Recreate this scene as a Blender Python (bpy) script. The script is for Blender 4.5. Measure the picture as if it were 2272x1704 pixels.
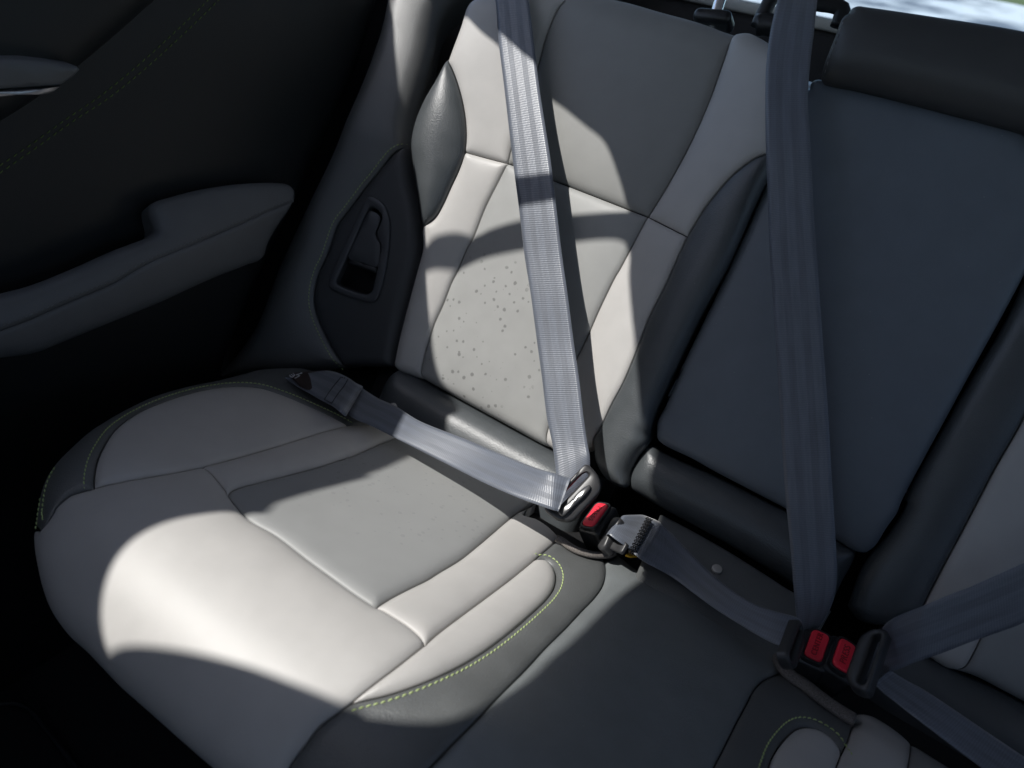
import bpy, bmesh, math, random
import numpy as np
from mathutils import Vector, Matrix
from mathutils.geometry import delaunay_2d_cdt

random.seed(7); np.random.seed(7)
for o in list(bpy.data.objects):
    bpy.data.objects.remove(o, do_unlink=True)
scene = bpy.context.scene
COL = scene.collection

# ------------------------------------------------------------------ camera
F = 1575.0; CX, CY = 1136.0, 852.0          # focal length and centre in photo pixels
def unit(v): v = np.array(v, float); return v/np.linalg.norm(v)
cX = -unit([-2200-CX, -810-CY, F])          # car's lateral axis seen in camera axes (x right, y down, z forward)
cB = -np.array([-3481, 8332, 1575.]); cB -= cX*(cB@cX); cB = unit(cB)
cN = np.cross(cX, cB)
TH = math.radians(25)
cY = math.sin(TH)*cB - math.cos(TH)*cN
cZ = math.cos(TH)*cB + math.sin(TH)*cN
R = np.array([cX, cY, cZ])                  # camera axes -> world
def _ray0(p): return np.r_[(p[0]-CX)/F, (p[1]-CY)/F, 1.0]
_r = _ray0((1200, 1075)); HINGE = _r*(-.7705/(_r@cN))
CAM = R@(-HINGE)
cam_d = bpy.data.cameras.new('camera'); cam = bpy.data.objects.new('camera', cam_d); COL.objects.link(cam)
mr = Matrix.Identity(4)
for i, col in enumerate((R@np.array([1, 0, 0]), R@np.array([0, -1, 0]), R@np.array([0, 0, -1]))):
    for j in range(3): mr[j][i] = col[j]
for j in range(3): mr[j][3] = CAM[j]
cam.matrix_world = mr
cam_d.sensor_width = 36; cam_d.lens = F/2272*36; cam_d.clip_start = .02; cam_d.clip_end = 400
cam_d.dof.use_dof = True; cam_d.dof.focus_distance = .72; cam_d.dof.aperture_fstop = 5.6
scene.camera = cam

# ------------------------------------------------------------------ light
SUN = unit([-.40, -.43, .81])               # towards the sun
SUN_STRENGTH, SKY_STRENGTH = 3.2, .11
w = bpy.data.worlds.new('World'); scene.world = w; w.use_nodes = True
nt = w.node_tree; bg = nt.nodes['Background']
sky = nt.nodes.new('ShaderNodeTexSky'); sky.sky_type = 'NISHITA'; sky.sun_disc = False; sky.ozone_density = 2.2; sky.dust_density = 1.0
sky.sun_elevation = math.asin(SUN[2]); sky.sun_rotation = math.atan2(SUN[0], SUN[1])
nt.links.new(sky.outputs[0], bg.inputs[0]); bg.inputs[1].default_value = SKY_STRENGTH
sl = bpy.data.lights.new('sun', 'SUN'); so = bpy.data.objects.new('sun', sl); COL.objects.link(so)
sl.energy = SUN_STRENGTH; sl.angle = math.radians(.53); sl.color = (1, .975, .93)
so.rotation_euler = Vector(SUN).to_track_quat('Z', 'Y').to_euler()
scene.view_settings.view_transform = 'Standard'; scene.view_settings.look = 'None'
scene.view_settings.exposure = .64; scene.view_settings.gamma = 1; scene.view_settings.use_curve_mapping = False
scene.render.engine = 'CYCLES'
scene.cycles.max_bounces = 8

# ------------------------------------------------------------------ geometry frames
X = np.array([1., 0, 0]); B = np.array([0, math.sin(TH), math.cos(TH)]); N = np.array([0, -math.cos(TH), math.sin(TH)])
AL = math.radians(99)
D = math.cos(AL)*B + math.sin(AL)*N          # along the cushion towards its front
M = np.cross(D, X); M = M if M[2] > 0 else -M
def rays(px):
    px = np.atleast_2d(np.array(px, float))
    r = np.c_[(px[:, 0]-CX)/F, (px[:, 1]-CY)/F, np.ones(len(px))]
    return r@R.T
def project(P):
    c = (P-CAM)@R
    return np.c_[c[:, 0]/c[:, 2]*F+CX, c[:, 1]/c[:, 2]*F+CY]
REG = dict(a=(0, 0), b=(750, 0), c=(1472, 0), d=(0, 550), e=(750, 550), f=(1472, 550), g=(0, 1104), h=(750, 1104), i=(1472, 1104))
ZK = 800/2212
def Z(reg, *pts): return [(REG[reg][0]+x*ZK, REG[reg][1]+y*ZK) for x, y in pts]
def Z4(*pts): return [(1150+x*.18083, 1000+y*.18083) for x, y in pts]
def Z5(*pts): return [(1680+x*.18083, 1280+y*.18083) for x, y in pts]
def Z6(*pts): return [(600+x*.13562, 780+y*.13562) for x, y in pts]
def Z7(*pts): return [(1500+x*.18083, y*.18083) for x, y in pts]
def Z8(*pts): return [(700+x*.18090, 400+y*.18090) for x, y in pts]

def sstep(t): t = np.clip(t, 0, 1); return t*t*(3-2*t)
class Surf:
    def __init__(s, fn, hint, o, u, v):
        s.fn, s.hint, s.o, s.u, s.v = fn, np.array(hint, float), np.array(o, float), np.array(u, float), np.array(v, float)
    def normal(s, uv):
        e = 5e-4
        du = s.fn(uv+[e, 0])-s.fn(uv-[e, 0]); dv = s.fn(uv+[0, e])-s.fn(uv-[0, e])
        n = np.cross(du, dv); n /= np.linalg.norm(n, axis=1)[:, None]
        return n*np.sign(n@s.hint)[:, None]
    def at(s, uv, h=0):
        uv = np.atleast_2d(np.array(uv, float)); h = np.broadcast_to(h, (len(uv),))
        return s.fn(uv)+s.normal(uv)*np.array(h)[:, None]
    def unproj(s, px, h=0):
        px = np.atleast_2d(np.array(px, float)); h = np.array(np.broadcast_to(h, (len(px),)), float)
        r = rays(px); n = s.hint
        t = ((s.o+n*0-CAM)@n + h)/(r@n)
        P = CAM+r*t[:, None]-s.o
        uv = np.c_[P@s.u, P@s.v]
        for _ in range(14):
            p0 = project(s.at(uv, h))-px; e = 1e-3
            ju = (project(s.at(uv+[e, 0], h))-px-p0)/e; jv = (project(s.at(uv+[0, e], h))-px-p0)/e
            det = ju[:, 0]*jv[:, 1]-ju[:, 1]*jv[:, 0]; det = np.where(abs(det) < 1e-6, 1e-6, det)
            d0 = (p0[:, 0]*jv[:, 1]-p0[:, 1]*jv[:, 0])/det; d1 = (ju[:, 0]*p0[:, 1]-ju[:, 1]*p0[:, 0])/det
            st = np.clip(np.c_[d0, d1], -.05, .05)
            uv = uv-st
        return uv
def plane(o, u, v, n):
    o, u, v = map(np.array, (o, u, v))
    return Surf(lambda q: o+q[:, :1]*u+q[:, 1:2]*v, n, o, u, v)
O = np.zeros(3)
def f_back(q):
    d = abs(q[:, 0]+.11)
    h = .022*sstep((d-.085)/.12)
    return q[:, :1]*X+q[:, 1:2]*B+h[:, None]*N
S_back = Surf(f_back, N, O, X, B)
S_flat = plane(O, X, B, N)                                   # centre and right part of the backrest
T0, RO = .335, .115
def f_cush(q):
    t = q[:, 1]; a = np.clip((t-T0)/RO, 0, 1.45); ex = np.maximum(t-T0-1.45*RO, 0)
    ft = np.where(t < T0, t, T0+RO*np.sin(a)+ex*math.cos(1.45)); g = -RO*(1-np.cos(a))-ex*math.sin(1.45)
    return q[:, :1]*X+ft[:, None]*D+g[:, None]*M
S_cush = Surf(f_cush, M, O, X, D)
def f_side(q):
    d = np.maximum(-.275-q[:, 0], 0)
    k = np.maximum(q[:, 1]-.30, 0); h = .08*d+1.2*d*d-.26*k*k/(k+.04)
    return q[:, :1]*X+q[:, 1:2]*B+(h-.004)[:, None]*N
S_side = Surf(f_side, N, O, X, B)
DX = -.47
def f_door(q): return np.c_[np.full(len(q), DX), q[:, 0], q[:, 1]]
S_door = Surf(f_door, X, (DX, 0, 0), (0, 1, 0), (0, 0, 1))

def smooth(pts, step=.003):
    """Catmull-Rom through pts, resampled evenly; works in any dimension"""
    p = np.array(pts, float); keep = [0]
    for k in range(1, len(p)):
        if np.linalg.norm(p[k]-p[keep[-1]]) > 1e-5: keep.append(k)
    p = p[keep]
    if len(p) == 2: dense = p[0]+(p[1]-p[0])*np.linspace(0, 1, 60)[:, None]
    else:
        q = np.vstack([2*p[0]-p[1], p, 2*p[-1]-p[-2]]); out = []
        for k in range(1, len(q)-2):
            a, b, c, d = q[k-1:k+3]
            t = [0]
            for m, n in ((a, b), (b, c), (c, d)): t.append(t[-1]+max(np.linalg.norm(n-m), 1e-6)**.5)
            tt = np.linspace(t[1], t[2], 24, endpoint=False)[:, None]
            A1 = (t[1]-tt)/(t[1]-t[0])*a+(tt-t[0])/(t[1]-t[0])*b
            A2 = (t[2]-tt)/(t[2]-t[1])*b+(tt-t[1])/(t[2]-t[1])*c
            A3 = (t[3]-tt)/(t[3]-t[2])*c+(tt-t[2])/(t[3]-t[2])*d
            B1 = (t[2]-tt)/(t[2]-t[0])*A1+(tt-t[0])/(t[2]-t[0])*A2
            B2 = (t[3]-tt)/(t[3]-t[1])*A2+(tt-t[1])/(t[3]-t[1])*A3
            out.append((t[2]-tt)/(t[2]-t[1])*B1+(tt-t[1])/(t[2]-t[1])*B2)
        dense = np.vstack(out+[p[-1:]])
    L = np.r_[0, np.cumsum(np.linalg.norm(np.diff(dense, axis=0), axis=1))]
    n = max(2, int(round(L[-1]/step))+1); s = np.linspace(0, L[-1], n)
    return np.c_[tuple(np.interp(s, L, dense[:, k]) for k in range(p.shape[1]))]

CUR = {}
def curve(name, surf, px=None, h=0, depth=.004, r=.007, uv_a=(), uv_b=(), step=.003):
    parts = []
    if len(uv_a): parts.append(np.array(uv_a, float))
    if px is not None: parts.append(surf.unproj(px, h))
    if len(uv_b): parts.append(np.array(uv_b, float))
    CUR[name] = dict(uv=smooth(np.vstack(parts), step), depth=depth, r=r)
    return CUR[name]['uv']
def seg_dist(p, poly):
    out = np.full(len(p), 9.)
    a, b = poly[:-1], poly[1:]; ab = b-a; l2 = np.maximum((ab**2).sum(1), 1e-12)
    for k in range(0, len(p), 1500):
        q = p[k:k+1500]
        t = np.clip(((q[:, None]-a)*ab).sum(2)/l2, 0, 1)
        out[k:k+1500] = np.sqrt((((a+t[..., None]*ab)-q[:, None])**2).sum(2)).min(1)
    return out
def inside(p, poly):
    x, y = p[:, 0], p[:, 1]; r = np.zeros(len(p), bool); n = len(poly)
    for k in range(n):
        x0, y0 = poly[k]; x1, y1 = poly[(k+1) % n]
        if y0 == y1: continue
        c = ((y0 > y) != (y1 > y)) & (x < (x1-x0)*(y-y0)/(y1-y0)+x0); r ^= c
    return r

# ------------------------------------------------------------------ objects and properties
BASE = {}
def thing(name, label, cat, loc=(0, 0, 0), group=None):
    o = bpy.data.objects.new(name, None); COL.objects.link(o); o.location = loc; o.empty_display_size = .03
    o['label'] = label; o['category'] = cat
    if group: o['group'] = group
    return o
def world_loc(o):
    l = np.array(o.location, float)
    while o.parent is not None:
        o = o.parent; l = l+np.array(o.location, float)
    return l
def mesh_obj(name, verts, faces, mat, parent=None, uvs=None, smooth_=True, label=None):
    base = world_loc(parent) if parent is not None else O
    me = bpy.data.meshes.new(name)
    me.from_pydata([tuple(v) for v in (np.array(verts)-base)], [], [list(map(int, f)) for f in faces])
    me.validate(); me.update()
    if uvs is not None:
        ul = me.uv_layers.new(name='UVMap'); uvs = np.array(uvs, float)
        idx = np.zeros(len(me.loops), np.int32); me.loops.foreach_get('vertex_index', idx)
        ul.data.foreach_set('uv', uvs[idx].ravel())
    if smooth_: me.polygons.foreach_set('use_smooth', [True]*len(me.polygons))
    me.materials.append(mat)
    o = bpy.data.objects.new(name, me); COL.objects.link(o)
    if parent is not None: o.parent = parent
    if label: o['label'] = label
    return o
def from_bm(name, bm, mat, parent=None, smooth_=True, label=None, angle=None):
    bmesh.ops.recalc_face_normals(bm, faces=bm.faces)
    v = np.array([q.co[:] for q in bm.verts]); bm.verts.index_update()
    f = [[q.index for q in p.verts] for p in bm.faces]; bm.free()
    o = mesh_obj(name, v, f, mat, parent, None, smooth_, label)
    if angle is not None:
        o.data.set_sharp_from_angle(angle=math.radians(angle))
    return o
def tag(o, label, cat, group=None):
    o['label'] = label; o['category'] = cat
    if group: o['group'] = group
    return o
def struct(o): o['kind'] = 'structure'; return o

# ------------------------------------------------------------------ materials
def mat(name, col, rough=.5, metal=0, spec=.5, build=None, sheen=0):
    m = bpy.data.materials.new(name); m.use_nodes = True; n = m.node_tree.nodes; l = m.node_tree.links
    p = n['Principled BSDF']
    p.inputs['Base Color'].default_value = (*col, 1); p.inputs['Roughness'].default_value = rough
    p.inputs['Metallic'].default_value = metal; p.inputs['Specular IOR Level'].default_value = spec
    if sheen:
        p.inputs['Sheen Weight'].default_value = sheen; p.inputs['Sheen Roughness'].default_value = .4
    if build: build(n, l, p)
    return m
def node(n, t, **k):
    x = n.new(t)
    for a, b in k.items(): setattr(x, a, b)
    return x
def grain(scale=900, strength=.25, dist=.0004, fine=True, mottling=.06, rvar=.08, wet=None, lint=False):
    def b(n, l, p):
        tc = node(n, 'ShaderNodeTexCoord')
        v = node(n, 'ShaderNodeTexVoronoi', feature='SMOOTH_F1'); v.inputs['Scale'].default_value = scale
        v.inputs['Smoothness'].default_value = .5
        warp = node(n, 'ShaderNodeTexNoise'); warp.inputs['Scale'].default_value = scale*.35
        mixv = node(n, 'ShaderNodeMix', data_type='VECTOR'); mixv.inputs[0].default_value = .0012*900/scale*.6
        l.new(tc.outputs['Object'], mixv.inputs[4]); l.new(tc.outputs['Object'], warp.inputs['Vector'])
        l.new(warp.outputs['Color'], mixv.inputs[5]); l.new(mixv.outputs[1], v.inputs['Vector'])
        ns = node(n, 'ShaderNodeTexNoise'); ns.inputs['Scale'].default_value = 38; ns.inputs['Detail'].default_value = 6
        l.new(tc.outputs['Object'], ns.inputs['Vector'])
        bp = node(n, 'ShaderNodeBump'); bp.inputs['Strength'].default_value = strength; bp.inputs['Distance'].default_value = dist
        l.new(v.outputs['Distance'], bp.inputs['Height'])
        b2 = node(n, 'ShaderNodeBump'); b2.inputs['Strength'].default_value = .12; b2.inputs['Distance'].default_value = .004
        n2 = node(n, 'ShaderNodeTexNoise'); n2.inputs['Scale'].default_value = 14; n2.inputs['Detail'].default_value = 2
        l.new(tc.outputs['Object'], n2.inputs['Vector'])
        l.new(n2.outputs['Fac'], b2.inputs['Height']); l.new(b2.outputs[0], bp.inputs['Normal'])
        l.new(bp.outputs[0], p.inputs['Normal'])
        base = p.inputs['Base Color'].default_value[:]
        hs = node(n, 'ShaderNodeHueSaturation'); hs.inputs['Color'].default_value = base
        mr_ = node(n, 'ShaderNodeMapRange'); mr_.inputs[1].default_value = .3; mr_.inputs[2].default_value = .7
        mr_.inputs[3].default_value = 1-mottling; mr_.inputs[4].default_value = 1+mottling
        l.new(ns.outputs['Fac'], mr_.inputs[0]); l.new(mr_.outputs[0], hs.inputs['Value'])
        last = hs.outputs[0]
        if lint:
            lv = node(n, 'ShaderNodeTexVoronoi'); lv.inputs['Scale'].default_value = 210; l.new(tc.outputs['Object'], lv.inputs['Vector'])
            ls_ = node(n, 'ShaderNodeSeparateColor'); l.new(lv.outputs['Color'], ls_.inputs[0])
            l1 = node(n, 'ShaderNodeMath', operation='GREATER_THAN'); l1.inputs[1].default_value = .985; l.new(ls_.outputs[0], l1.inputs[0])
            l2 = node(n, 'ShaderNodeMath', operation='LESS_THAN'); l2.inputs[1].default_value = .085; l.new(lv.outputs['Distance'], l2.inputs[0])
            l3 = node(n, 'ShaderNodeMath', operation='MULTIPLY'); l.new(l1.outputs[0], l3.inputs[0]); l.new(l2.outputs[0], l3.inputs[1])
            lm = node(n, 'ShaderNodeMix', data_type='RGBA'); l.new(l3.outputs[0], lm.inputs[0]); l.new(last, lm.inputs[6]); lm.inputs[7].default_value = (.30, .30, .29, 1)
            last = lm.outputs[2]
        if wet:
            # round dried drops: random cells of a Voronoi in surface metres, kept inside a rough patch
            uv = node(n, 'ShaderNodeUVMap')
            vo = node(n, 'ShaderNodeTexVoronoi', voronoi_dimensions='2D'); vo.inputs['Scale'].default_value = wet['scale']
            wn = node(n, 'ShaderNodeTexNoise', noise_dimensions='2D'); wn.inputs['Scale'].default_value = 260
            mx = node(n, 'ShaderNodeMix', data_type='VECTOR'); mx.inputs[0].default_value = .0016
            l.new(uv.outputs[0], mx.inputs[4]); l.new(uv.outputs[0], wn.inputs['Vector']); l.new(wn.outputs['Color'], mx.inputs[5])
            l.new(mx.outputs[1], vo.inputs['Vector'])
            sep = node(n, 'ShaderNodeSeparateColor'); l.new(vo.outputs['Color'], sep.inputs[0])
            rad = node(n, 'ShaderNodeMapRange'); rad.inputs[1].default_value = wet['thr']; rad.inputs[2].default_value = 1
            rad.inputs[3].default_value = .0; rad.inputs[4].default_value = .32
            l.new(sep.outputs[0], rad.inputs[0])
            lt = node(n, 'ShaderNodeMapRange', interpolation_type='SMOOTHSTEP'); l.new(vo.outputs['Distance'], lt.inputs[0])
            l.new(rad.outputs[0], lt.inputs[2])
            sub = node(n, 'ShaderNodeMath', operation='SUBTRACT'); sub.inputs[1].default_value = .10
            l.new(rad.outputs[0], sub.inputs[0]); l.new(sub.outputs[0], lt.inputs[1])
            lt.inputs[3].default_value = 1; lt.inputs[4].default_value = 0
            gt = node(n, 'ShaderNodeMath', operation='GREATER_THAN'); gt.inputs[1].default_value = wet['thr']; l.new(sep.outputs[0], gt.inputs[0])
            # patch mask
            vd = node(n, 'ShaderNodeVectorMath', operation='DISTANCE'); vd.inputs[1].default_value = (*wet['c'], 0)
            l.new(uv.outputs[0], vd.inputs[0])
            nn = node(n, 'ShaderNodeTexNoise', noise_dimensions='2D'); nn.inputs['Scale'].default_value = 30; l.new(uv.outputs[0], nn.inputs['Vector'])
            ad = node(n, 'ShaderNodeMath', operation='MULTIPLY_ADD'); l.new(nn.outputs['Fac'], ad.inputs[0]); ad.inputs[1].default_value = .09
            l.new(vd.outputs['Value'], ad.inputs[2])
            ms = node(n, 'ShaderNodeMapRange', interpolation_type='SMOOTHSTEP'); l.new(ad.outputs[0], ms.inputs[0])
            ms.inputs[1].default_value = wet['r']+.035; ms.inputs[2].default_value = wet['r']+.065
            ms.inputs[3].default_value = 1; ms.inputs[4].default_value = 0
            a1 = node(n, 'ShaderNodeMath', operation='MULTIPLY'); l.new(lt.outputs[0], a1.inputs[0]); l.new(gt.outputs[0], a1.inputs[1])
            a2 = node(n, 'ShaderNodeMath', operation='MULTIPLY'); l.new(a1.outputs[0], a2.inputs[0]); l.new(ms.outputs[0], a2.inputs[1])
            a3 = node(n, 'ShaderNodeMath', operation='MULTIPLY'); l.new(a2.outputs[0], a3.inputs[0]); a3.inputs[1].default_value = wet['amt']
            mc = node(n, 'ShaderNodeMix', data_type='RGBA'); l.new(a3.outputs[0], mc.inputs[0]); l.new(last, mc.inputs[6])
            mc.inputs[7].default_value = (base[0]*.45, base[1]*.45, base[2]*.45, 1)
            last = mc.outputs[2]
        l.new(last, p.inputs['Base Color'])
        rr = node(n, 'ShaderNodeMapRange'); r0 = p.inputs['Roughness'].default_value
        rr.inputs[3].default_value = r0-rvar; rr.inputs[4].default_value = r0+rvar
        l.new(ns.outputs['Fac'], rr.inputs[0]); l.new(rr.outputs[0], p.inputs['Roughness'])
    return b
LIGHT = (.455, .443, .428)
M_light = mat('light_grey_leather', LIGHT, .47, build=grain(1700, .16, .00025, mottling=.035))
M_insb = mat('grey_insert_leather', (.30, .302, .295), .55, build=grain(2100, .12, .0002, mottling=.04,
             wet=dict(scale=112, thr=.54, c=(-.15, .13), r=.088, amt=.8)))
M_insc = mat('grey_insert_leather_seat', (.277, .281, .279), .5, build=grain(2100, .12, .0002, mottling=.03,
             wet=dict(scale=120, thr=.55, c=(-.09, .16), r=.10, amt=.2)))
M_head = mat('grey_upper_leather', (.25, .25, .24), .55, build=grain(2100, .12, .0002, mottling=.04))
M_black = mat('charcoal_leather', (.060, .067, .072), .40, spec=.7, build=grain(850, .38, .0005, mottling=.08, lint=True))
M_dark = mat('dark_grey_leather', (.10, .105, .105), .45, spec=.7, build=grain(850, .4, .0005, mottling=.08, lint=True))
M_cc = mat('dark_grey_leather_fill_lift', (.155, .168, .172), .45, spec=.7, build=grain(850, .4, .0005, mottling=.08, lint=True))  # same dark grey leather, lightened to make up for weak fill light
M_sbo = mat('charcoal_bolster_leather', (.085, .087, .087), .5, spec=1.0, build=grain(900, .3, .0006, mottling=.06))
M_arm = mat('black_leather_sky_lift', (.130, .151, .178), .42, build=grain(1300, .25, .0003, mottling=.05, lint=True))  # black leather, base lightened and blued in place of sky light
M_trim = mat('black_vinyl_trim', (.048, .050, .053), .5, build=grain(1100, .25, .0003, mottling=.05))
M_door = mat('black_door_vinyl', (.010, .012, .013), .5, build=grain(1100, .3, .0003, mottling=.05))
M_doorg = mat('charcoal_armrest_vinyl', (.115, .118, .122), .5, build=grain(1100, .3, .0003, mottling=.05))
M_plas = mat('black_plastic', (.016, .017, .019), .36, build=grain(2500, .15, .0002, mottling=.05))
M_levp = mat('charcoal_plastic', (.055, .057, .062), .4, build=grain(2500, .15, .0002, mottling=.05))
M_lip = mat('polished_black_plastic', (.05, .05, .052), .27, spec=.9)
M_tong = mat('grey_black_plastic', (.03, .03, .032), .40, spec=.6, build=grain(2500, .1, .0002, mottling=.05))
M_void = mat('black_lining', (.006, .006, .007), .9)
M_red = mat('red_plastic', (.88, .03, .06), .38, build=grain(2500, .15, .0002, mottling=.04))
M_redd = mat('red_letters', (.26, .006, .014), .5)
M_green = mat('green_thread', (.44, .54, .22), .6)
M_green_d = mat('dull_green_thread', (.13, .20, .045), .7)
M_grey_th = mat('grey_thread', (.16, .16, .17), .6)
M_black_th = mat('black_thread', (.008, .008, .009), .7)
M_metal = mat('brushed_steel', (.55, .55, .55), .3, metal=1)
M_chrome = mat('chrome', (.85, .86, .88), .08, metal=1)
M_satin = mat('satin_silver_trim', (.45, .45, .47), .35, metal=1)
M_button = mat('pale_snap_metal', (.55, .53, .50), .4, metal=.6)
M_yellow = mat('yellow_label', (.75, .42, .02), .6)
M_whiteprint = mat('white_print', (.6, .62, .66), .6)
M_labelbrown = mat('label_cloth', (.03, .02, .018), .5)
def felt(n, l, p):
    tc = node(n, 'ShaderNodeTexCoord'); ns = node(n, 'ShaderNodeTexNoise'); ns.inputs['Scale'].default_value = 900
    ns.inputs['Detail'].default_value = 4
    l.new(tc.outputs['Object'], ns.inputs['Vector'])
    cr = node(n, 'ShaderNodeValToRGB'); b = p.inputs['Base Color'].default_value[:3]
    cr.color_ramp.elements[0].position = .3; cr.color_ramp.elements[1].position = .7
    cr.color_ramp.elements[0].color = (*(c*.55 for c in b), 1); cr.color_ramp.elements[1].color = (*(c*1.45 for c in b), 1)
    l.new(ns.outputs['Fac'], cr.inputs[0]); l.new(cr.outputs[0], p.inputs['Base Color'])
    bp = node(n, 'ShaderNodeBump'); bp.inputs['Strength'].default_value = .7; bp.inputs['Distance'].default_value = .0006
    l.new(ns.outputs['Fac'], bp.inputs['Height']); l.new(bp.outputs[0], p.inputs['Normal'])
M_felt = mat('brown_grey_felt', (.15, .135, .125), .95, build=felt)
M_carpet = mat('black_carpet', (.008, .008, .009), .95, build=felt)
def weave(n, l, p):
    uv = node(n, 'ShaderNodeUVMap'); sp = node(n, 'ShaderNodeSeparateXYZ'); l.new(uv.outputs[0], sp.inputs[0])
    def math_(op, a, b=None, c=None):
        m = node(n, 'ShaderNodeMath', operation=op)
        for k, q in enumerate((a, b, c)):
            if q is None: continue
            if isinstance(q, (int, float)): m.inputs[k].default_value = q
            else: l.new(q, m.inputs[k])
        return m.outputs[0]
    wv = math_('MULTIPLY', sp.outputs[0], 2*math.pi/.0085)         # herringbone columns across the strap
    zig = math_('MULTIPLY', math_('SINE', wv), .2)
    ribs = math_('SINE', math_('ADD', math_('MULTIPLY', sp.outputs[1], 2*math.pi/.0021), zig))
    thr = math_('SINE', math_('MULTIPLY', sp.outputs[0], 2*math.pi/.0017))
    hgt = math_('ADD', math_('MULTIPLY', ribs, .5), math_('MULTIPLY', thr, .25))
    bp = node(n, 'ShaderNodeBump'); bp.inputs['Strength'].default_value = .26; bp.inputs['Distance'].default_value = .0004
    l.new(hgt, bp.inputs['Height']); l.new(bp.outputs[0], p.inputs['Normal'])
    # two pairs of flatter woven lanes along the strap
    u = math_('ABSOLUTE', math_('SUBTRACT', sp.outputs[0], .024))
    lane = math_('LESS_THAN', math_('ABSOLUTE', math_('SUBTRACT', u, .0085)), .0038)
    ns = node(n, 'ShaderNodeTexNoise', noise_dimensions='2D'); ns.inputs['Scale'].default_value = 70; ns.inputs['Detail'].default_value = 5
    mp = node(n, 'ShaderNodeMapping'); mp.inputs['Scale'].default_value = (3, .35, 1); l.new(uv.outputs[0], mp.inputs[0]); l.new(mp.outputs[0], ns.inputs['Vector'])
    val = math_('ADD', math_('MULTIPLY_ADD', ribs, .10, 1.0), math_('MULTIPLY_ADD', ns.outputs['Fac'], .5, -.25))
    val = math_('MULTIPLY', val, math_('MULTIPLY_ADD', lane, -.13, 1.0))
    hs = node(n, 'ShaderNodeHueSaturation'); hs.inputs['Color'].default_value = p.inputs['Base Color'].default_value[:]
    l.new(val, hs.inputs['Value']); l.new(hs.outputs[0], p.inputs['Base Color'])
    l.new(math_('MULTIPLY_ADD', lane, .12, .36), p.inputs['Roughness'])
M_web = mat('grey_webbing', (.122, .136, .166), .40, spec=.6, build=weave, sheen=.3)

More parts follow.
